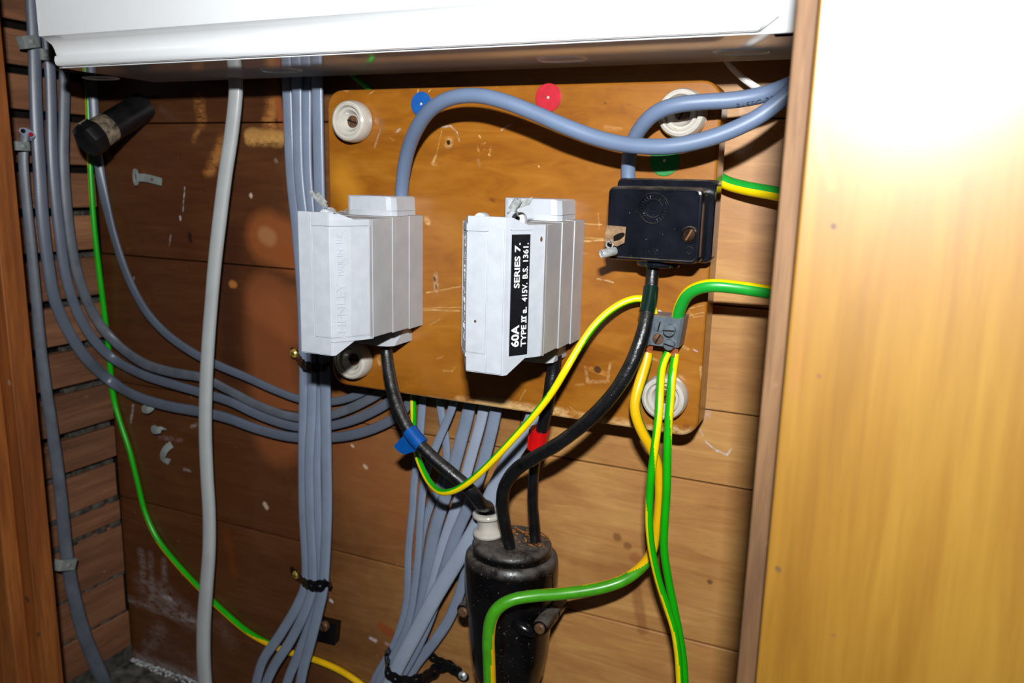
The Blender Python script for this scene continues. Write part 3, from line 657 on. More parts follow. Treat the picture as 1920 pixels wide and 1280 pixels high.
# label on the right-hand facet of fuse 2: plain side of the carrier, points (17,137)->(2,112) mirrored
ft2, _, X2, _, zb2, zt2 = F2
LA = Vector((X2(17), -137, 0)); LB = Vector((X2(2), -112, 0)); Ld = (LB-LA); Lu = Ld.normalized(); Ln = Vector((Lu.y, -Lu.x, 0))
if Ln.x < 0: Ln = -Ln
def on_face(t): 
    q = LA+Ld*t; return q
def tz(t, u, v): return AT(u, v, -on_face(t).y)[2]
def tfor(u, v=560):
    # fraction along the facet seen at column u
    best = min((abs(pu-u), t) for t, pu in ((k/400, proj_u(on_face(k/400), 100)) for k in range(401))); return best[1]
def proj_u(q, z):
    r = ROT.transposed() @ (Vector((q.x, q.y, z))-Vector((CX, -CD, CZ))); return 960+FPX*r.x/-r.z
tl0, tl1 = tfor(957), tfor(991)
zl0, zl1 = tz((tl0+tl1)/2, 974, 666), tz((tl0+tl1)/2, 974, 439)
def plate(mb, ta, tb, za, zc, h0, h1):
    A_, B_ = on_face(ta), on_face(tb)
    mb.loft([[A_+Ln*h0+Vector((0, 0, za)), B_+Ln*h0+Vector((0, 0, za)), B_+Ln*h0+Vector((0, 0, zc)), A_+Ln*h0+Vector((0, 0, zc))],
             [A_+Ln*h1+Vector((0, 0, za)), B_+Ln*h1+Vector((0, 0, za)), B_+Ln*h1+Vector((0, 0, zc)), A_+Ln*h1+Vector((0, 0, zc))]])
m = Mb(); plate(m, tl0, tl1, zl0, zl1, -.2, .35); lab = m.build('label_plate', M_label, ft2); lab['label'] = 'black label with white rating text'
m = Mb(); e = .035
for ta, tb, za, zc in ((tl0-e, tl0-.012, zl0-.5, zl1+3), (tl1+.012, tl1+e, zl0+2, zl1+3), (tl0-e, tl1+e, zl1+2.4, zl1+3.2)): plate(m, ta, tb, za, zc, -.2, .4)
m.build('label_border', M_fuse, ft2)
m = Mb()
def lw(txt, ua, ub, v0, v1, bold=.012):
    ta, tb = tfor(ua), tfor(ub); tm = (ta+tb)/2; z0 = tz(tm, (ua+ub)/2, v0); z1 = tz(tm, (ua+ub)/2, v1)
    base = on_face(tb); hgt = (on_face(tb)-on_face(ta)).length
    put_text(m, txt, lambda p, q, h: base-Lu*q+Ln*.42+Vector((0, 0, z0+p)), z1-z0, hgt, bold)
lw('60A', 959.5, 974.5, 650.5, 609.5, .03); lw('SERIES', 962.5, 973, 540, 480, .025); lw('7.', 962.5, 973, 472, 455, .025)
lw('TYPE', 978, 987.8, 649.5, 609, .02); lw('a.', 980.5, 987.8, 587, 575, .025); lw('415V.', 978, 987.8, 565, 530, .02); lw('B.S.', 978, 987.8, 522, 499, .02); lw('1361.', 978, 987.8, 490, 455, .02)
def bar(ua, ub, v0, v1):
    ta, tb = tfor(ua), tfor(ub); tm = (ta+tb)/2; plate(m, ta, tb, tz(tm, 983, v0), tz(tm, 983, v1), .3, .43)
bar(978, 979.8, 604.5, 592); bar(986, 987.8, 604.5, 592); bar(978, 987.8, 602.6, 599.6); bar(978, 987.8, 597, 594)
m.build('white_lettering', M_ink, sub(lab), 0)

# specks of rust and grime on the second fuse
m = Mb()
for t_, u, v, r in ((tfor(1012), 1012, 448, 1.5), (tfor(1018), 1018, 628, .7)):
    c = on_face(t_)+Vector((0, 0, tz(t_, u, v))); a_ = Lu
    m.loft([[c+Ln*h+a_*(r*.7*math.cos(q)*k_)+Vector((0, 0, r*1.3*math.sin(q)*k_)) for q in [2*PI*j/10 for j in range(10)]] for h, k_ in ((-.1, 1), (.15, .7))])
p = AT(891, 602, 138); m.lathe(((.9, 0), (.6, .2), (.1, .25)), p, (0, 1, 0), 9)
o = m.build('rust_speck', M_rust, ft2); o['kind'] = 'stuff'
# seal wires
def seal(name_label, wires, crimp, tabpts=None, rr=2.2, cyl=None):
    c = wires[0][0]
    t = thing('wire_seal', name_label, 'seal', c, 'crimped wire seals')
    for w in wires:
        m = Mb(); tube(m, w, 1.1, 8, mmw=True, step=.8); m.build('wire', M_lead, t)
    m = Mb()
    if cyl: m.lathe(((rr*.9, 0), (rr, .6), (rr, cyl-.6), (rr*.9, cyl), (rr*.75, cyl), (rr*.65, cyl-.7), (rr*.2, cyl-.7), (.05, cyl-.4)), crimp[0], tuple(b-a for a, b in zip(crimp[0], crimp[1])), 20)
    else: tube(m, crimp, rr*2, 12, mmw=True, flat=.7, step=.8, power=3)
    m.build('crimp_ferrule', M_lead, t)
    if tabpts:
        m = Mb(); m.loft([[Vector((a, -d+o_, z)) for a, d, z in tabpts] for o_ in (0, .7)]); m.build('seal_tab', M_lead, t)
    return t
seal('bright crimped wire seal poking up from the left grey fuse box',
     [[AT(655, 396, 112), AT(648, 398, 118), AT(640, 396, 124), AT(632, 399, 131), AT(625, 393, 135)], [AT(650, 392, 113), AT(641, 400, 122), AT(634, 401, 130), AT(626, 398, 136)]],
     [AT(612, 388, 134), AT(603, 381, 134), AT(595, 374, 134), AT(588, 366, 134), AT(582, 358, 134)], [AT(592, 364, 131), AT(598, 360, 131), AT(613, 379, 131), AT(608, 386, 131)], 1.5)
seal('dull crimped wire seal with flat tab on the labelled fuse box',
     [[AT(952, 400, 131), AT(956, 396, 133), AT(960, 390, 132)], [AT(971, 404, 124), AT(969, 398, 127), AT(966, 390, 130)], [AT(976, 352+20, 131), AT(971, 378, 131), AT(966, 386, 131)]],
     [AT(960, 394, 131), AT(966, 384, 131), AT(972, 374, 131)], [AT(974, 377, 128), AT(999, 369, 127), AT(992, 384, 127), AT(970, 391, 128)], 2.5)

# ------------------------------------------------------------------ black connector block
bk_ = thing('connector_block', 'black phenolic connector block with embossed roundel on the right of the board', 'connector block', (270, 45, 119))
def rr_loop(x0, x1, z0, z1, r, D): return [Vector((x, -D, z)) for x, z in rrect(x0, x1, z0, z1, r, 5)]
m = Mb(); m.loft([rr_loop(240, 303.5, 119.5, 171, 4, 45), rr_loop(240, 303.5, 119.5, 171, 4, 60), rr_loop(240.6, 303, 120, 170, 4, 62)])
m.build('rear_housing', M_black, bk_)
c0, c1, e0, e1 = 240.6, 299.4, 120.1, 165.6
m = Mb(); m.loft([rr_loop(c0+.3, c1+.8, e0-.2, e1+.8, 4.5, 60), rr_loop(c0, c1+.5, e0, e1+.5, 4.5, 63), rr_loop(c0, c1, e0, e1, 4.5, 79.5), rr_loop(c0+.6, c1-.6, e0+.6, e1-.6, 4, 80.8), rr_loop(c0+1.6, c1-1.6, e0+1.6, e1-1.6, 3.2, 81.1),
                  rr_loop(c0+2.2, c1-2.2, e0+2.2, e1-2.2, 3, 80.5), rr_loop(c0+3, c1-3, e0+3, e1-3, 2.6, 80.4)])
cover = m.build('cover', M_black, bk_)
m = Mb()
cg = AT(1232, 500, 66)
m.loft([[Vector((cg[0]+a*math.cos(q)*math.copysign(1, 1), -(62+b*math.sin(q)), z)) for q in [2*PI*k/28 for k in range(28)]] for a, b, z in ((14.5, 14, 121), (14.5, 14, 117.5), (13.6, 13, 116), (11, 10, 115.4))])
m.build('cable_gland', M_black, bk_)
# roundel: two rings, a circle of raised marks, a central letter
ce = AT(1225, 391, 80.5); m = Mb()
for r in (9.2, 5.6):
    n = 40
    m.loft([[Vector((ce[0]+(r+ro)*math.cos(2*PI*k/n), -(80.3+h), ce[2]+(r+ro)*math.sin(2*PI*k/n))) for k in range(n)] for ro, h in ((-.5, 0), (-.25, .8), (.25, .8), (.5, 0))], cap=False)
random.seed(3)
for k in range(26):
    a = 2*PI*k/26
    M = Matrix.Translation((ce[0]+7.4*math.cos(a), -80.4, ce[2]+7.4*math.sin(a))) @ Matrix.Rotation(-a, 4, 'Y')
    m.box(-.9, .9, 0, .75, -.24, .24, M=M)
    if k % 3: m.box(-.9 if k % 2 else .5, -.5 if k % 2 else .9, 0, .75, -.5, .5, M=M)
put_text(m, 'H', lambda p, q, h: Vector((ce[0]-2.2+p, -(80.4+h), ce[2]-2.6+q)), 4.4, 5.2, .02, .8)
m.build('roundel', M_black, sub(cover))
cs = AT(1293, 440, 81); m = Mb(); m.lathe(((5.2, -1), (5.2, .4), (4.6, .9), (4.4, -.0), (0.1, .0)), cs, (0, 1, 0), 32); m.build('screw_boss', M_black, sub(cover))
m = Mb(); m.lathe(((4.1, -1), (4.1, .9), (3.5, 1.5), (.1, 1.7)), cs, (0, 1, 0), 28); sc = m.build('screw', M_screwb, bk_)
m = Mb(); m.box(-3.7, 3.7, 0, 1.0, -.55, .55, M=Matrix.Translation((cs[0], -cs[1]-1.0, cs[2])) @ Matrix.Rotation(math.radians(-62), 4, 'Y')); m.build('screw_slot', plain('worn_bronze', C(150, 105, 66), .35, .8, var=.3), sub(sc))
cc_ = AT(1293, 470, 80.5); m = Mb(); n = 24
m.loft([[Vector((cc_[0]+(2.1+ro)*math.cos(2*PI*k/n), -(80.3+h), cc_[2]+(2.1+ro)*math.sin(2*PI*k/n))) for k in range(n)] for ro, h in ((-.45, 0), (-.2, .5), (.2, .5), (.45, 0))], cap=False)
pr_ = AT(1222, 472, 80.5)
for a, b, c_, d_ in ((-5.4, 5.4, 1.5, 1.9), (-5.4, 5.4, -1.9, -1.5), (-5.4, -5, -1.9, 1.9), (5, 5.4, -1.9, 1.9)): m.box(pr_[0]+a, pr_[0]+b, 80.2, 80.75, pr_[2]+c_, pr_[2]+d_)
for k in range(5):
    M = Matrix.Translation((pr_[0]-3.8+k*1.9, -80.4, pr_[2])) @ Matrix.Rotation(.5*(-1)**k, 4, 'Y'); m.box(-.22, .22, 0, .3, -1.1, 1.1, M=M)
m.build('moulded_mark', M_black, sub(cover))
# bent metal tab and seal
m = Mb(); tabp = [AT(1138, 422, 82), AT(1174, 425, 82), AT(1171, 455, 83), AT(1157, 462, 83), AT(1133, 452, 84), AT(1135, 440, 84)]
m.loft([[Vector((a, -d-o_, z)) for a, d, z in tabp] for o_ in (-.3, .5)]); 
tab = m.build('sealing_tab', M_tab, bk_); tab['label'] = 'bent brassy metal tab'
m = Mb(); ec = AT(1159, 444, 83.6)
m.loft([[Vector((ec[0]+ (4.6*math.cos(q))*math.cos(.5)-1.9*math.sin(q)*math.sin(.5), -83.4-h, ec[2]+4.6*math.cos(q)*math.sin(.5)+1.9*math.sin(q)*math.cos(.5))) for q in [2*PI*k/20 for k in range(20)]] for h in (-.2, .35)])
m.build('tab_eye', M_dark, sub(tab))
seal('small lead cylinder seal hanging from the black connector block',
     [[AT(1142, 452, 85.5), AT(1137, 455, 88), AT(1137, 462, 90), AT(1146, 466, 91), AT(1150, 472, 92)], [AT(1146, 450, 86), AT(1149, 458, 90), AT(1147, 466, 92), AT(1143, 470, 93)]],
     [AT(1154, 470, 89), AT(1127, 476, 97)], None, 2.7, cyl=10.5)

# ------------------------------------------------------------------ thick grey tails
def P3(l): return [AT(*p) for p in l]
A_pts = P3([(752, 384, 50), (753, 360, 51), (757, 320, 57), (766, 278, 66), (783, 238, 77), (808, 205, 86), (845, 184, 92), (893, 179, 94), (945, 190, 94), (1000, 211, 92), (1060, 237, 90), (1120, 259, 88), (1180, 272, 88), (1245, 275, 88), (1305, 266, 86), (1360, 249, 84), (1410, 226, 82), (1448, 201, 80), (1478, 175, 79), (1505, 148, 78), (1535, 120, 76)])
m = Mb(); tube(m, A_pts, [25, 25, 26, 27, 28, 28, 28, 28, 29, 29, 30, 30, 30, 30, 31, 31, 31, 31, 31, 31, 31], 24)
tag(m.build('thick_grey_cable', M_tail), 'thick blue-grey cable arching from the left fuse box across the board', 'cable')
B_pts = P3([(1178, 350, 53), (1178, 318, 54), (1180, 288, 57), (1190, 258, 62), (1207, 232, 68), (1233, 209, 72), (1272, 196, 73), (1320, 191, 71), (1370, 188, 68), (1420, 180, 64), (1462, 167, 58), (1500, 150, 50), (1535, 132, 42)])
m = Mb(); line, F, ms = tube(m, B_pts, [27, 27, 27, 28, 29, 30, 30, 30, 31, 31, 31, 31, 31], 24)
cb = tag(m.build('thick_grey_cable', M_tail), 'thick blue-grey cable with printing rising from the black connector block', 'cable')
# printing on the underside of this cable
tgt = AT(1383, 199, 68); tgt = Vector((tgt[0], -tgt[1], tgt[2]))
i0 = min(range(len(line)), key=lambda i: (line[i]-tgt).length)
acc = [0.0]
for a, b in zip(line[:-1], line[1:]): acc.append(acc[-1]+(b-a).length)
def wrap(p, q, h):
    s_ = acc[i0]+p; j = max(k for k in range(len(acc)) if acc[k] <= s_); f = (s_-acc[j])/max(1e-6, acc[min(j+1, len(acc)-1)]-acc[j]); j2 = min(j+1, len(acc)-1)
    pos = line[j]*(1-f)+line[j2]*f; T, S_, N = F[j]; up = S_ if S_.z > 0 else -S_
    r = ms[-3]+.05; ang = math.radians(-84)+q/r
    return pos+N*(r*math.cos(ang))+up*(r*math.sin(ang))
m = Mb(); put_text(m, 'BASEC', wrap, 13.5, 4.2, 0.0); 
i0s = acc[i0]; i0 = min(range(len(acc)), key=lambda k: abs(acc[k]-i0s-16)); put_text(m, 'BS', wrap, 5, 4.2, 0.0)
m.build('printed_text', M_print, sub(cb), 0)

m = Mb(); tube(m, P3([(1352, 95, 16), (1368, 122, 16), (1392, 146, 16), (1420, 165, 15), (1450, 184, 13), (1490, 200, 12)]), [12, 12, 12, 13, 13, 13], 14, flat=.7)
tag(m.build('white_cable', M_wsheath), 'thin white cable dropping behind the thick grey cables at upper right', 'cable')

# ------------------------------------------------------------------ earth terminal and its wires
et = thing('earth_terminal', 'small grey four-screw earth terminal block on the lower right of the board', 'terminal block', AT(1243, 650, 45))
q00, q10, q11, q01 = (1208, 645), (1267, 652), (1277, 598), (1219, 592)   # front corners
fr = [AT(*q, 62) for q in (q00, q10, q11, q01)]
m = Mb()
bk4 = [(p[0]+d[0], p[2]+d[1]) for p, d in zip(fr, ((0, 0), (1.6, 0), (1.6, .8), (0, .8)))]
m.loft([[Vector((x, -45, z)) for x, z in bk4], [Vector((x, -60.5, z)) for x, z in bk4], [Vector((p[0]*.985+sum(f[0] for f in fr)/4*.015, -62, p[2])) for p in fr]])
m.build('body', M_term, et)
def tscrew(u, v, r, h, ang, mat, lean=0):
    c = AT(u, v, 62); m = Mb(); m.lathe(((r, -.5), (r, h), (r*.9, h+.5), (.1, h+.7)), c, (0, 1, 0), 24); s_ = m.build('terminal_screw', mat, et)
    m = Mb(); m.box(-r*.92, r*.92, 0, .5, -.42, .42, M=Matrix.Translation((c[0], -62-h-.35, c[2])) @ Matrix.Rotation(math.radians(ang), 4, 'Y')); m.build('screw_slot', M_dark, sub(s_))
tscrew(1236, 612, 3.4, .2, -78, M_termscr); tscrew(1257, 618, 3.9, 4, -3, M_termscr); tscrew(1234, 635, 3.6, .4, -62, M_rust); tscrew(1256, 645, 3.6, 3.5, 12, M_termscr)
tscrew(1211, 640, 3.2, 1.5, -75, M_termscr); tscrew(1214, 613, 3.0, 1.5, -75, M_termscr)

def gy(name, pts, w, label, fn, mats, seg=32, wp=None, group='green and yellow earth wires'):
    t = Mb(); tube(t, pts, w, seg, stripe=fn)
    return tag(t.build(name, mats), label, 'earth wire', group)
# angle convention: 90 = towards the viewer, 0 = along T x out
def turn(keys, hw):
    """yellow sector of half width hw whose centre turns through (t, angle) keys"""
    def fn(a, t):
        for (t0, a0), (t1, a1) in zip(keys[:-1], keys[1:]):
            if t <= t1: break
        th = a0+(a1-a0)*max(0, min(1, (t-t0)/max(1e-6, t1-t0)))
        return 1 if abs((a-th+180) % 360-180) < hw else 0
    return fn
e_top = gy('earth_wire', P3([(1300, 300, 12), (1330, 322, 14), (1360, 342, 16), (1400, 353, 20), (1440, 360, 24), (1478, 367, 28), (1515, 374, 30)]), 26, 'thick green and yellow earth wire emerging behind the upper right edge of the board', lambda a, t: 1 if (a > 265 or a < 95) else 0, [M_green, M_yellow])
e_mid = gy('earth_wire', P3([(1268, 612, 54), (1270, 597, 57), (1276, 573, 62), (1290, 550, 67), (1313, 538, 70), (1345, 535, 70), (1400, 541, 66), (1450, 549, 60), (1490, 556, 56), (1530, 562, 52)]), 25, 'thick green earth wire with yellow upper edge bending right from the terminal block', lambda a, t: 1 if 128 < a < 250 else 0, [M_green, M_yellow])
m = Mb(); p = AT(1269, 602, 56); tube(m, [AT(1268, 607, 55), AT(1270, 596, 57)], 17, 12); m.build('copper_strands', M_copper, e_mid)

e_thin = gy('earth_wire', P3([(1228, 605, 52), (1227, 588, 54), (1223, 572, 56), (1212, 561, 58), (1195, 559, 60), (1170, 566, 63), (1140, 585, 67), (1112, 613, 72), (1085, 652, 79), (1060, 694, 86), (1035, 735, 88), (1000, 780, 90), (955, 830, 91), (915, 872, 90), (880, 903, 88), (850, 920, 84), (826, 922, 78), (806, 905, 68), (790, 875, 56), (780, 845, 45), (776, 810, 32), (775, 775, 20), (774, 740, 12)]), 13, 'long thin green and yellow wire looping from the terminal block down under the fuse boxes', turn([(0, 40), (.18, 48), (.32, 150), (1, 150)], 84), [M_greenb, M_yellow])
E2p = [(1214, 661, 58), (1212, 672, 59), (1208, 690, 62), (1198, 722, 67), (1190, 755, 70), (1194, 785, 70), (1207, 815, 67), (1224, 845, 62), (1234, 875, 58), (1237, 915, 54), (1235, 960, 50), (1230, 1000, 47), (1222, 1035, 46), (1203, 1063, 47), (1170, 1087, 52), (1125, 1102, 60), (1060, 1112, 72), (1000, 1117, 84), (960, 1124, 92), (935, 1138, 96), (921, 1160, 97), (916, 1195, 96), (917, 1240, 94), (919, 1300, 92), (920, 1345, 90), (921, 1420, 84), (922, 1500, 70)]
e_fat = gy('earth_wire', P3(E2p), [21, 22, 21, 20, 20, 20, 20, 20, 19, 18, 18, 18, 19, 21, 22, 23, 23, 23, 23, 24, 24, 24, 24, 24, 24, 24, 24], 'fat earth wire, yellow at the terminal and green where it crosses the black pot', turn([(0, 80), (.31, 70), (.375, -70), (.49, -92), (.61, -110), (.70, -145), (1, -145)], 84), [M_greenp, M_yellowd])
E3p = [(1252, 662, 60), (1247, 671, 62), (1241, 690, 66), (1238, 730, 74), (1235, 780, 80), (1229, 830, 82), (1222, 880, 80), (1218, 930, 77), (1217, 980, 74), (1222, 1030, 70), (1234, 1085, 66), (1250, 1135, 62), (1264, 1180, 60), (1271, 1225, 58), (1274, 1270, 56), (1276, 1340, 54), (1274, 1560, 40)]
gy('earth_wire', P3(E3p), 14.5, 'slim earth wire hanging from the terminal block, left of the two twisted together', turn([(0, 165), (.15, 165), (.27, 362), (.43, 370), (.62, 400), (.8, 408), (1, 408)], 78), [M_greenb, M_yellow])
E4p = [(1266, 663, 55), (1265, 673, 56), (1261, 700, 62), (1257, 750, 66), (1253, 800, 68), (1251, 860, 68), (1250, 920, 66), (1246, 980, 62), (1245, 1030, 58), (1253, 1085, 54), (1264, 1140, 50), (1274, 1190, 47), (1281, 1235, 45), (1284, 1280, 44), (1287, 1345, 43), (1286, 1560, 30)]
gy('earth_wire', P3(E4p), 15, 'slim earth wire hanging from the terminal block, right of the two twisted together', turn([(0, 170), (.10, 180), (.24, 320), (.47, 310), (.8, 290), (1, 290)], 72), [M_greenb, M_yellow])
for q in ((1214, 656, 57, e_fat, 20), (1262, 657, 57, None, 17)):
    m = Mb(); c = AT(*q[:3]); random.seed(q[0])
    for k in range(16):
        ox, od = random.uniform(-3, 3), random.uniform(-3, 3)
        tube(m, [(c[0]+ox*.8+1, c[1]+od*.6, c[2]+4.5), (c[0]+ox, c[1]+od, c[2]-3.5)], 1.0, 6, mmw=True, step=2)
    if q[3]: m.build('copper_strands', M_copper, q[3])
    else: 
        m.build('copper_strands', M_copper, [o for o in bpy.data.objects if o.get('label', '').startswith('slim earth wire') and 'right' in o['label']][0])

# ------------------------------------------------------------------ black cables down into the sealing pot
def bcable(pts, w, label, tail=[]):
    m = Mb(); r = tube(m, P3(pts)+tail, w, 18, wig=.05, step=2)
    return tag(m.build('black_cable', M_rubber), label, 'cable', 'black rubber cables into the pot'), r
pc = AT(960, 1012, 38); PX, PD, PZ = pc[0], 38.0, pc[2]
bs = AZ(917, 1001, PZ+.6)                     # foot of the porcelain bush on the pot
c1, r1 = bcable([(724, 640, 56), (725, 662, 58), (729, 695, 62), (737, 735, 67), (752, 778, 72), (776, 820, 75), (812, 858, 76), (850, 890, 75), (884, 921, 71), (902, 945, 62)], [23, 23, 24, 25, 25, 24, 24, 25, 25, 25, 24, 24], 'black cable from the left fuse box with a blue tape flag', [(bs[0]-1.2, bs[1]+.5, PZ+23), (bs[0], bs[1], PZ+13)])
c2, r2 = bcable([(1040, 665, 58), (1038, 690, 58), (1031, 735, 60), (1020, 790, 58), (1009, 835, 53), (1001, 885, 47), (999, 940, 42), (1002, 980, 39), (1004, 1012, 37)], [27, 27, 25, 23, 21, 20, 20, 21, 22], 'black cable from the labelled fuse box with a red tape flag')
c3, r3 = bcable([(1224, 495, 64), (1223, 520, 66), (1219, 555, 70), (1213, 590, 76), (1203, 632, 82), (1182, 686, 87), (1150, 738, 90), (1105, 786, 90), (1052, 828, 88), (1005, 856, 83), (968, 880, 76), (946, 912, 68), (942, 948, 62), (947, 985, 57), (956, 1025, 52)], [24, 24, 25, 26, 27, 27, 27, 27, 26, 26, 26, 25, 24, 23, 22], 'black cable from the connector block with a dark green sleeve')
def ring_sleeve(pts, w, mat, parent, name, lab, seg=20):
    m = Mb(); tube(m, P3(pts), w, seg, step=1.5); o = m.build(name, mat, parent); o['label'] = lab; return o
ring_sleeve([(1221, 538, 68.5), (1218, 560, 71.5), (1212, 586, 75.5)], 29, M_sleeve, c3, 'sleeve', 'dark green heat sleeve')
fb = ring_sleeve([(768, 806, 74.5), (778, 820, 75.5), (791, 834, 76)], 30, M_tape_blue, c1, 'tape_flag', 'blue tape flag')
m = Mb(); fl_pts = [(768, 805), (794, 834), (777, 846), (758, 852), (746, 846), (738, 836), (752, 821)]
m.loft([[Vector((a, -d+o_, z)) for a, d, z in [AT(u, v, 78-max(0, (775-u))*.12) for u, v in fl_pts]] for o_ in (0, .6)]); m.build('tape_tail', M_tape_blue, sub(fb))
fr_ = ring_sleeve([(1012, 805, 56), (1009, 822, 55), (1006, 840, 54)], 37, M_tape_red, c2, 'tape_flag', 'red tape flag')
m = Mb(); rl = [(1004, 806), (1003, 841), (988, 837), (992, 804)]
m.loft([[Vector((a, -d+o_, z)) for a, d, z in [AT(u, v, 60) for u, v in rl]] for o_ in (0, .6)]); m.build('tape_tail', M_tape_red, sub(fr_))

pot = thing('sealing_pot', 'black bitumen-coated iron cable sealing pot below the board', 'cable pot', (156, 40, -300))
def ell(rx, ry, z, n=44, dx=0): return [Vector((PX+dx+rx*math.cos(2*PI*k/n), -(PD+ry*math.sin(2*PI*k/n)), z)) for k in range(n)]
m = Mb()
m.loft([ell(30, 30, PZ-9), ell(33.5, 33, PZ-9.5), ell(36, 35, PZ-12), ell(37, 36, PZ-18), ell(36.5, 35.5, PZ-40), ell(35.5, 34.5, PZ-52), ell(33.5, 33, PZ-64), ell(31, 31, PZ-90), ell(28, 28, PZ-112), ell(24, 24, PZ-122), ell(17, 17, PZ-130), ell(13, 13, PZ-140)])
m.build('body', M_iron, pot, 40, None, None)
m = Mb(); m.loft([ell(31, 30.5, PZ-12), ell(31.5, 31, PZ-6), ell(31, 30.5, PZ-2.5), ell(29, 28.5, PZ-.4), ell(26, 25.5, PZ+.4), ell(.1, .1, PZ+.8)])
cap = m.build('bitumen_cap', M_iron, pot, 40, None, None)
m = Mb(); m.loft([ell(12.5, 12.5, PZ-136), ell(12.5, 12.5, -Z0+1)]); m.build('incoming_cable', M_rubber, pot)
for sgn, u, v in ((-1, 868, 1147), (1, 1012, 1178)):
    p = AT(u, v, 66 if sgn > 0 else 52); m = Mb(); cx = PX+sgn*(34 if sgn > 0 else 36)
    dfr = p[1]; c = (p[0], 22, p[2])
    m.lathe(((5.6, 0), (6.2, 1.2), (6.2, 18), (5.4, 19), (5.4, 20), (6.4, 21), (6.4, dfr-24), (5.6, dfr-22.6), (.1, dfr-22.4)), c, (0, 1, 0), 22)
    x0_, x1_ = sorted((p[0], PX+sgn*26)); m.box(x0_, x1_, 30, 50, p[2]-6, p[2]+6, 3, 3)
    lg = m.build('clamp_lug', M_iron, pot)
    m = Mb(); m.lathe(((4.2, 0), (4.2, 1.6), (3.2, 2.4), (.1, 2.6)), (p[0], dfr-.6, p[2]), (0, 1, 0), 16); m.build('bolt_end', M_rust, sub(lg))
em = AT(935, 1213, 72); m = Mb(); n = 30
for r in (9.5, 5):
    m.loft([[Vector((em[0]+(r+ro)*math.cos(2*PI*k/n), -(PD+math.sqrt(max(0, 32**2-(em[0]+(r+ro)*math.cos(2*PI*k/n)-PX)**2))+h-1), em[2]+(r+ro)*math.sin(2*PI*k/n))) for k in range(n)] for ro, h in ((-.6, -.3), (-.3, .9), (.3, .9), (.6, -.3))], cap=False)
for k in range(22):
    a = 2*PI*k/22; xx = em[0]+7.2*math.cos(a); yy = PD+math.sqrt(max(0, 32**2-(xx-PX)**2))-1
    m.box(-1.2, 1.2, 0, .8, -.3, .3, M=Matrix.Translation((xx, -yy, em[2]+7.2*math.sin(a))) @ Matrix.Rotation(-a, 4, 'Y'))
m.build('cast_roundel', M_iron, pot)
dr = AT(972, 1185, 74); m = Mb(); b = bmesh.new(); bmesh.ops.create_uvsphere(b, u_segments=16, v_segments=10, radius=1)
m.take(b, 0, Matrix.Translation((dr[0], -66, dr[2])) @ Matrix.Rotation(.35, 4, 'Y') @ Matrix.Diagonal((11, 5.5, 5, 1))); m.build('bitumen_drip', M_strap, pot)

tb = thing('porcelain_bush', 'glazed white porcelain spool bush standing on the black pot', 'bush', (bs[0], bs[1], PZ+.6))
m = Mb(); zz = lambda h: h
m.lathe(((10.8, 0), (12.4, .8), (12.8, 2.4), (12.3, 3.8), (10.6, 4.6), (9.2, 5.4), (8.7, 7), (8.6, 13.4), (9.2, 14.6), (10.9, 15.2), (12.1, 16.2), (12.3, 17.8), (11.7, 19), (9.8, 19.6), (7.4, 19.4), (6.6, 18), (6.2, 12), (.1, 11.5)), (bs[0], bs[1], PZ+.5), (-.05, .05, 1), 40)
m.build('spool', M_porc, tb)
m = Mb(); random.seed(11)
for i in range(46):
    a = random.uniform(-.2, PI*.75+.4); r = random.uniform(8, 28)
    x, y = PX+4+r*math.cos(a)*.9, PD-6-abs(r*math.sin(a))*.55+random.uniform(-4, 16)
    L_ = random.uniform(1.2, 4.5)
    m.box(-L_/2, L_/2, -.6, .6, -.15, .15, M=Matrix.Translation((x, -y, PZ+1.0+random.uniform(0, .8))) @ Matrix.Rotation(random.uniform(0, PI), 4, 'Z') @ Matrix.Rotation(random.uniform(-.5, .5), 4, 'Y'))
for u, v, L_, a in ((979, 975, 20, .1), (1020, 970, 10, -.3), (990, 984, 9, .5), (1022, 987, 7, .1), (1025, 995, 8, -.1)):
    p = AT(u, v, 24); m.box(-L_*.22, L_*.22, -.8, .8, -.2, .2, M=Matrix.Translation((p[0], -p[1], PZ+2.2)) @ Matrix.Rotation(a, 4, 'Z') @ Matrix.Rotation(.3, 4, 'Y'))
o = m.build('wood_shavings', M_chip); tag(o, 'loose wood shavings and crumbs lying on top of the black pot', 'shavings'); o['kind'] = 'stuff'

# ------------------------------------------------------------------ grey flat cables
def Q(l, D=9.0, xw=-303.5):
    """points on the lath wall while left of the corner, else D in front of the back wall"""
    out = []
    for p in l:
        if len(p) == 3: out.append(AT(*p)); continue
        u, v = p; a = AX(u, v, xw)
        if a[1] > D and u < 205: out.append(a)
        else: out.append(AT(u, v, D))
    return out
def gcable(pts, w, label, mat, group, lath=True, flat=.5, cat='cable', name='grey_flat_cable', seg=18, power=2.6):
    m = Mb(); r = tube(m, pts, w, seg, flat=flat, lath=lath, power=power, step=3)
    o = m.build(name, mat); return tag(o, label, cat, group), r
GL = 'grey cables down the lath wall'
g1, rg1 = gcable(Q([(47, 252), (44, 275), (44, 310), (50, 380), (58, 460), (66, 540), (73, 620), (82, 700), (94, 780), (104, 850), (113, 920), (119, 980), (125, 1040), (137, 1110), (155, 1180), (178, 1240), (200, 1290), (215, 1330)], xw=-300), [17, 17, 17, 17, 18, 18, 19, 20, 20, 21, 21, 22, 22, 23, 24, 25, 25, 25], 'grey cable with a cut end, leftmost, running down beside the post', M_greyd, GL)
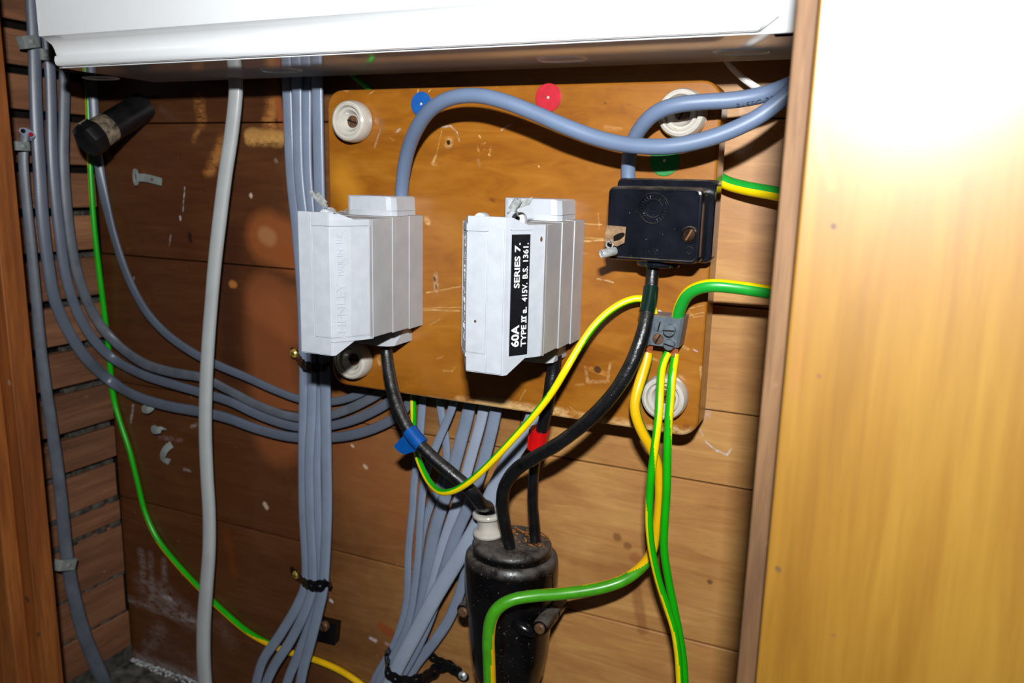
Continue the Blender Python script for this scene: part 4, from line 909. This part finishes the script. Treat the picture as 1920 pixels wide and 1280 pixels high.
g2, _ = gcable(Q([(57, -60), (60, 0), (64, 80), (66, 160), (69, 240), (74, 320), (79, 400), (88, 480), (102, 560), (128, 620), (162, 672), (205, 712), (255, 742), (312, 760), (372, 771), (425, 783), (480, 803), (540, 818), (600, 821), (660, 815), (715, 797), (755, 772), (772, 745)]), [24, 23, 22, 22, 22, 22, 22, 21, 21, 20, 20, 20, 20, 20, 20, 20, 19, 19, 19, 19, 19, 19, 19], 'grey cable second from the post, lowest of the four curving right under the board', M_greyw, GL)
g3, _ = gcable(Q([(86, 40), (90, 85), (94, 140), (96, 210), (98, 290), (104, 370), (113, 450), (124, 520), (145, 585), (176, 637), (215, 674), (270, 703), (330, 722), (378, 736), (430, 752), (490, 780), (550, 799), (605, 800), (660, 788), (705, 768), (735, 750)]), [20, 20, 19, 19, 19, 19, 19, 18, 18, 18, 18, 18, 18, 18, 18, 18, 17, 17, 18, 19, 19], 'grey cable third from the post, curving right just above the lowest one', M_greyw, GL)
g4, _ = gcable(Q([(122, 100), (121, 150), (120, 220), (119, 300), (124, 380), (134, 460), (152, 535), (182, 600), (222, 647), (270, 681), (325, 698), (380, 708), (430, 732), (490, 762), (550, 781), (605, 781), (655, 766), (700, 744), (720, 730)]), [19, 19, 19, 19, 19, 18, 18, 18, 19, 20, 19, 18, 17, 17, 17, 17, 18, 18, 18], 'grey cable fourth from the post, curving right below the upper one', M_greyd, GL)
g5, _ = gcable(Q([(172, 130), (175, 190), (182, 280), (194, 360), (213, 440), (238, 515), (270, 578), (310, 624), (360, 660), (410, 685), (460, 706), (520, 733), (570, 750), (620, 753), (660, 744), (690, 730)]), [17, 17, 17, 17, 17, 17, 17, 17, 17, 17, 16, 15, 15, 15, 15, 15], 'grey cable nearest the corner, uppermost of those curving right under the board', M_greyw, GL)
# cut end of the first cable shows two cores
p = Q([(47, 252)], xw=-300)[0]; p = AX(51, 249, -298); m = Mb()
end = Vector((p[0], -p[1], p[2])); dirv = (Vector((W(CX, CD, CZ)*1000).to_tuple())-Vector((end.x, end.y, end.z+Z0))).normalized()
ev = [AX(37, 242, -298), AX(68, 256, -298)]
a0, a1 = [Vector((q[0], -q[1], q[2])) for q in ev]; ax = (a1-a0); upv = dirv.cross(ax.normalized())
def oval(k, h): return [end+ax*.5*k*math.cos(q)*.98+upv*(4.2*k*math.sin(q))+dirv*h for q in [2*PI*j/24 for j in range(24)]]
m.loft([[q-Vector((0, 0, 3.5)) for q in oval(.8, -4)], oval(1, 0), oval(1, 1.0), oval(.82, 1.0), oval(.8, .6)]); cut = m.build('cut_end', M_greyl, g1)
for s_, mt in ((-.25, M_core_k), (.22, M_core_r)):
    m = Mb(); c = end+ax*s_; m.loft([[c+(ax.normalized()*math.cos(q)+upv*math.sin(q))*2.3*kk+dirv*h for q in [2*PI*j/16 for j in range(16)]] for kk, h in ((1, .2), (1, 1.3), (.5, 1.35))]); m.build('core', mt, sub(cut))

conduit, _ = gcable(P3([(440, 100, 26), (441, 140, 26), (442, 175, 26), (434, 250, 27), (422, 330, 28), (412, 410, 29), (403, 490, 30), (396, 570, 30), (390, 650, 30), (386, 730, 30), (385, 810, 30), (388, 890, 30), (392, 960, 30), (392, 1030, 30), (387, 1100, 30), (382, 1170, 30), (382, 1240, 30), (386, 1300, 30), (388, 1340, 30)]), [29, 29, 29, 29, 29, 29, 28, 27, 27, 27, 27, 27, 27, 27, 28, 29, 29, 29, 29], 'thick pale grey cable hanging in front of the planks, left of the bundle', M_cond, None, False, .62, name='pale_grey_cable', seg=22, power=2.4)
GB = 'grey cables bundled left of the board'
bl = [([(539, 120), (539, 170), (545, 320), (556, 430), (566, 560), (570, 700), (569, 780), (568, 860), (569, 960), (574, 1080), (560, 1130), (525, 1190), (492, 1240), (476, 1300), (470, 1340)], 17, 14, 'leftmost at the top'),
      ([(557, 120), (557, 170), (560, 320), (571, 430), (580, 560), (585, 700), (584, 780), (580, 860), (581, 960), (586, 1085), (574, 1140), (545, 1200), (513, 1250), (492, 1300), (484, 1340)], 17, 20, 'second from the left at the top'),
      ([(575, 120), (575, 175), (576, 320), (586, 450), (594, 600), (598, 720), (596, 790), (593, 860), (595, 960), (599, 1090), (588, 1150), (562, 1220), (538, 1280), (525, 1340)], 17, 15, 'second from the right at the top'),
      ([(595, 120), (595, 170), (598, 320), (602, 450), (607, 600), (610, 720), (611, 790), (612, 860), (613, 960), (607, 1090), (598, 1140), (583, 1200), (567, 1260), (556, 1330)], 19, 21, 'rightmost at the top')]
for pts, w, D, lab in bl:
    gcable(P3([(u, v, D) for u, v in pts]), w+3.5, 'grey cable in the bundle beside the board, '+lab, M_grey, GB, False, .42)
GH = 'grey cables fanning down from behind the board'
hl = [([(797, 700), (792, 757), (786, 830), (777, 900), (773, 960), (766, 1030), (764, 1100), (758, 1150), (738, 1210), (708, 1262), (680, 1310)], 15, 4, 'leftmost of the fan', M_grey, 0),
      ([(824, 700), (826, 765), (837, 835), (832, 890), (806, 950), (790, 1010), (782, 1080), (775, 1150), (752, 1215), (722, 1268), (695, 1315)], 15, 7.8, 'second of the fan', M_grey, 1),
      ([(862, 700), (848, 763), (818, 835), (798, 890), (789, 960), (784, 1040), (776, 1110), (766, 1165), (745, 1215), (716, 1265), (690, 1310)], 15, 17, 'thin one crossing others at the top of the fan', M_grey, 2),
      ([(893, 700), (878, 772), (858, 850), (838, 920), (814, 1000), (801, 1070), (787, 1150), (760, 1215), (730, 1265), (705, 1310)], 24, 12, 'broad one in the middle of the fan', M_grey, 3),
      ([(918, 700), (905, 775), (885, 850), (862, 930), (834, 1010), (815, 1080), (797, 1145), (770, 1210), (738, 1270), (715, 1315)], 20, 17, 'bluish one right of the middle of the fan', M_greyl, 4),
      ([(940, 700), (928, 778), (908, 860), (882, 940), (852, 1010), (828, 1085), (808, 1150), (780, 1215), (748, 1272), (725, 1320)], 22, 22, 'broad bluish one near the right of the fan', M_grey, 5),
      ([(1010, 745), (996, 795), (962, 850), (930, 912), (898, 980), (858, 1048), (815, 1120), (780, 1185), (748, 1245), (722, 1300), (705, 1340)], 30, 31, 'widest and foremost of the fan', M_greyl, 6),
      ([(960, 880), (925, 950), (898, 1010), (878, 1060), (862, 1110), (842, 1160), (812, 1205), (780, 1245), (755, 1290), (735, 1330)], 20, 14, 'rightmost of the fan, beside the black pot', M_grey, 7)]
for pts, w, D, lab, mt, i in hl:
    pts = pts+[(575+24*i, 1375)]           # on to the floor
    gcable(P3([(u, v, D) for u, v in pts]), w, 'grey cable under the board, '+lab, mt, GH, False, .45)
# long earth wire along the left wall
gy('earth_wire', Q([(162, 130), (165, 190), (167, 260), (170, 330), (176, 420), (186, 510), (196, 590), (204, 660), (212, 740), (225, 790), (243, 845), (258, 905), (272, 960), (295, 1010), (330, 1055), (372, 1100), (418, 1145), (470, 1188), (530, 1218), (600, 1240), (650, 1264), (700, 1300)], D=3.4, xw=-311.5), [10, 10, 10, 10, 10, 10, 10, 10, 10, 9, 9, 9, 9, 10, 10, 10, 11, 11, 12, 12, 12, 12], 'long green and yellow earth wire running down the corner and across the left planks',
   turn([(0, 25), (.12, 10), (.25, -35), (.5, -40), (.62, 10), (.8, 20), (.87, 140), (1, 150)], 80), [M_greenb, M_yellowd], 24)
m = Mb(); tube(m, P3([(640, 120, 10), (662, 142, 12), (690, 166, 14), (715, 200, 12)]), 9, 12, stripe=lambda a, t: 1 if a > 180 else 0)
tag(m.build('earth_wire', [M_greenb, M_yellowd]), 'short earth wire in the dark gap above the upper left of the board', 'earth wire', 'green and yellow earth wires')

# ------------------------------------------------------------------ clips, straps, screws
def band_clip(u, v, x, w, h, label, D=None, pxw=(40, 25)):
    p = AX(u, v, x) if D is None else AT(u, v, D); t = thing('cable_clip', label, 'clip', p, 'aluminium cable clips')
    return t, p
def xclip(u, v, du, dv, tilt, label, xw=-296):
    p = AX(u, v, xw); t = thing('cable_clip', label, 'clip', p, 'aluminium cable clips')
    wy = MM(du, p)*1.15; hz = MM(dv, p); M = Matrix.Translation((p[0], -p[1], p[2])) @ Matrix.Rotation(tilt, 4, 'X')
    m = Mb()
    # strap bowed over the cable
    prof = [(-1.0, -7), (-.93, -2.5), (-.8, -.3), (-.7, 0), (.7, 0), (.8, -.3), (.93, -2.5), (1.0, -7)]
    m.loft([[Vector((o_+r_, y*wy*.56, z_)) for z_, r_ in ((-hz/2, -.8), (-hz/2, 0), (hz/2, 0), (hz/2, -.8))] for y, o_ in prof], M=M)
    m.build('strap', M_clip, t)
    m = Mb(); m.lathe(((2.4, -.2), (2.3, .8), (1, 1.4), (.1, 1.5)), (p[0], p[1], p[2]), (1, 0, 0), 14); m.build('nail_head', M_clip, t)
xclip(60, 78, 28, 22, .25, 'aluminium clip over the second grey cable near the top of the post')
xclip(88, 103, 20, 20, 0, 'aluminium clip over the third grey cable beside the white unit', -298)
xclip(44, 274, 26, 16, 0, 'aluminium clip just below the cut cable end', -292)
xclip(129, 1059, 32, 20, -.35, 'aluminium clip low on the cut-ended grey cable beside the post', -292)

def loop_clip(pts_strip, w, ringc, rr, label, nail):
    c = AT(*pts_strip[0]); t = thing('cable_clip', label, 'clip', c, 'aluminium cable clips')
    m = Mb(); tube(m, P3(pts_strip), w, 10, flat=.12, power=4, step=2); m.build('strap', M_clip, t)
    if ringc:
        rc = AT(*ringc); m = Mb(); n = 22
        m.loft([[Vector((rc[0]+(rr[0]*math.cos(2*PI*k/n))*ko, -(rc[1]+h), rc[2]+rr[1]*math.sin(2*PI*k/n)*ko)) for k in range(n)] for ko, h in ((1, 0), (1, 2), (.62, 2), (.55, 0), (1, 0))], cap=False); m.build('buckle', M_clip, t)
    if nail:
        nc = AT(*nail); m = Mb(); m.lathe(((1.3, 0), (1.1, .6), (.1, .8)), nc, (0, 1, 0), 12); m.build('nail_head', M_rust, t)
loop_clip([(256, 333, 4), (270, 333, 3), (285, 336, 3), (303, 341, 3)], 15, (256, 332, 2.5), (3.2, 8), 'open aluminium buckle clip nailed to the upper left planks', (285, 336, 4))
loop_clip([(268, 768, 8), (276, 770, 9), (283, 766, 8), (289, 758, 4)], 12, (273, 766, 6), (3.4, 4.2), 'curled aluminium clip on the left planks, uppermost of three', (275, 766, 8))
loop_clip([(286, 806, 8), (294, 808, 9), (301, 804, 8), (308, 806, 4)], 13, (291, 804, 6), (3.6, 4.2), 'curled aluminium clip with rusty nail on the left planks, middle of three', (291, 804, 8.2))
loop_clip([(322, 833, 3), (314, 838, 5), (307, 848, 7), (305, 860, 6), (318, 866, 2)], 14, None, None, 'bent strip of aluminium clip on the left planks, lowest of three', None)

def chain_strap(name, label, pts, w_mm, hole_r, at_holes, screw, screwmat, pitch=9.5, phase=0.):
    c = AT(*pts[0]); t = thing(name, label, 'strap', c, 'black perforated straps')
    line, par = spline(P3(pts), .8); F = frames(line)
    acc = [0.0]
    for a, b in zip(line[:-1], line[1:]): acc.append(acc[-1]+(b-a).length)
    Lt = acc[-1]; nh = max(1, round(Lt/pitch))
    def at(s_):
        s_ = min(max(s_, 0), Lt-1e-3); j = max(k for k in range(len(acc)) if acc[k] <= s_); j2 = min(j+1, len(line)-1); f = (s_-acc[j])/max(1e-6, acc[j2]-acc[j]); return line[j]*(1-f)+line[j2]*f, F[j]
    m = Mb()
    for k in range(nh+1):                        # ring of metal round every hole, necks between
        s0 = Lt*k/nh; n = 18; loops = []
        for ro, h in ((1, -.5), (1, .5), (.28, .5), (.28, -.5), (1, -.5)):
            lp_ = []
            for q in [2*PI*j/n for j in range(n)]:
                p, (T, S_, N) = at(s0); ds = w_mm/2*ro*math.cos(q)*1.05
                p2, (T2, S2, N2) = at(s0+ds) if 0 <= s0+ds <= Lt else (p+T*ds, (T, S_, N))
                lp_.append(p2+S2*(w_mm/2*ro*math.sin(q))+N2*h)
            loops.append(lp_)
        m.loft(loops, cap=False)
        if k < nh:
            sa, sb = s0+w_mm*.3, Lt*(k+1)/nh-w_mm*.3; ll = []
            for e_ in (0, .25, .5, .75, 1):
                p, (T, S_, N) = at(sa+(sb-sa)*e_); hw = w_mm*.40
                ll.append([p+S_*hw-N*.45, p-S_*hw-N*.45, p-S_*hw+N*.45, p+S_*hw+N*.45])
            m.loft(ll)
    m.build('perforated_band', M_strap, t, 40)
    for s_ in screw:
        sc_ = AT(*s_[:3]); m = Mb(); m.lathe(((4.2, 0), (4.0, 1.4), (2.6, 2.6), (.1, 3.0)), sc_, (0, 1, 0), 20); so = m.build('screw', screwmat, t)
        m = Mb()
        for an in (0.4, 0.4+PI/2): m.box(-2, 2, 0, .5, -.35, .35, M=Matrix.Translation((sc_[0], -sc_[1]-2.7, sc_[2])) @ Matrix.Rotation(an, 4, 'Y'))
        m.build('screw_slot', M_dark, sub(so))
    return t
chain_strap('perforated_strap', 'black perforated strap with brass screw binding the bundle low down', [(549, 1072, 3), (557, 1077, 8), (566, 1088, 20), (575, 1094, 28), (587, 1097, 31), (600, 1097, 31), (612, 1094, 26), (617, 1090, 14)], 10.5, 2, None, [(556, 1077, 7)], M_brass, 10)
chain_strap('perforated_strap', 'black strap with brass screw half hidden under the left fuse box', [(549, 660, 3), (556, 664, 8), (563, 676, 20), (571, 684, 28), (585, 688, 32), (600, 690, 31), (612, 688, 24)], 9, 2, None, [(552, 662, 7)], M_brass, 10)
chain_strap('perforated_strap', 'long black perforated strap round the fan of cables beside the pot', [(735, 1222, 6), (727, 1232, 20), (723, 1248, 34), (730, 1264, 40), (748, 1274, 42), (768, 1277, 40), (788, 1272, 34), (806, 1262, 24), (826, 1250, 14), (846, 1252, 8), (868, 1268, 4)], 11, 2, None, [(868, 1266, 5)], M_steel, 10)
chain_strap('perforated_strap', 'short black strap tail lying on the planks above the zinc screw', [(812, 1232, 6), (826, 1240, 5), (844, 1246, 4), (858, 1256, 3)], 9, 2, None, [], M_steel, 10)
br_ = thing('saddle_bracket', 'small black square bracket with rusty screw on the planks right of the bundle', 'bracket', AT(620, 1178, 0))
q = [AT(u, v, 0) for u, v in ((599, 1190), (637, 1199), (641, 1162), (606, 1154))]
m = Mb(); m.loft([[Vector((p[0], -d, p[2])) for p in q] for d in (.6, 9)]); m.build('block', M_strap, br_)
cs_ = AT(610, 1172, 9); m = Mb(); m.lathe(((5, 0), (5, 3), (4, 4), (.1, 4.2)), cs_, (0, 1, 0), 18); s_ = m.build('screw', M_rust, br_)
m = Mb(); m.box(-4, 4, 0, .6, -.5, .5, M=Matrix.Translation((cs_[0], -cs_[1]-4.0, cs_[2])) @ Matrix.Rotation(1.2, 4, 'Y')); m.build('screw_slot', M_dark, sub(s_))
# black pipe stub
pp = thing('pipe_stub', 'black enamelled pipe stub with worn capped end jutting from the planks at upper left', 'pipe', AT(262, 200, 4))
ca, cb_ = AT(264, 203, 6), AT(182, 252, 52); ax_ = tuple(b-a for a, b in zip(ca, cb_)); ln = math.sqrt(sum(a*a for a in ax_))
m = Mb(); m.lathe(((13, -4), (13, ln-4), (13, ln+4)), ca, ax_, 36); m.build('tube', M_pipe, pp)
u_ = tuple(a/ln for a in ax_)
c2_ = tuple(a+b*(ln-14) for a, b in zip(ca, u_)); m = Mb(); m.lathe(((13.05, 0), (13.4, .6), (13.6, 8), (13.4, 14)), c2_, u_, 36); m.build('worn_collar', M_pipe_d, pp)
c3_ = tuple(a+b*(ln+0) for a, b in zip(ca, u_)); m = Mb(); m.lathe(((13.3, 0), (15.6, 1.2), (15.8, 9), (14.6, 13), (10.5, 15.4), (.1, 16)), c3_, u_, 8); m.build('end_cap', M_pipe, pp, 25)
m = Mb(); d3 = Vector((u_[0], -u_[1], u_[2])); up_ = Vector((-.3, 0, 1)); up_ = (up_-d3*up_.dot(d3)).normalized()
cc3 = Vector((c3_[0], -c3_[1], c3_[2]))+d3*6+up_*14.6; sd = d3.cross(up_)
m.loft([[cc3+up_*h+d3*a*k_+sd*b*k_ for a, b in ((-6, -5.5), (4.5, -6.5), (6, 0), (4, 6.5), (-6, 6))] for h, k_ in ((-2.2, 1.0), (.4, .9))]); m.build('worn_patch', M_pipe_d, pp)
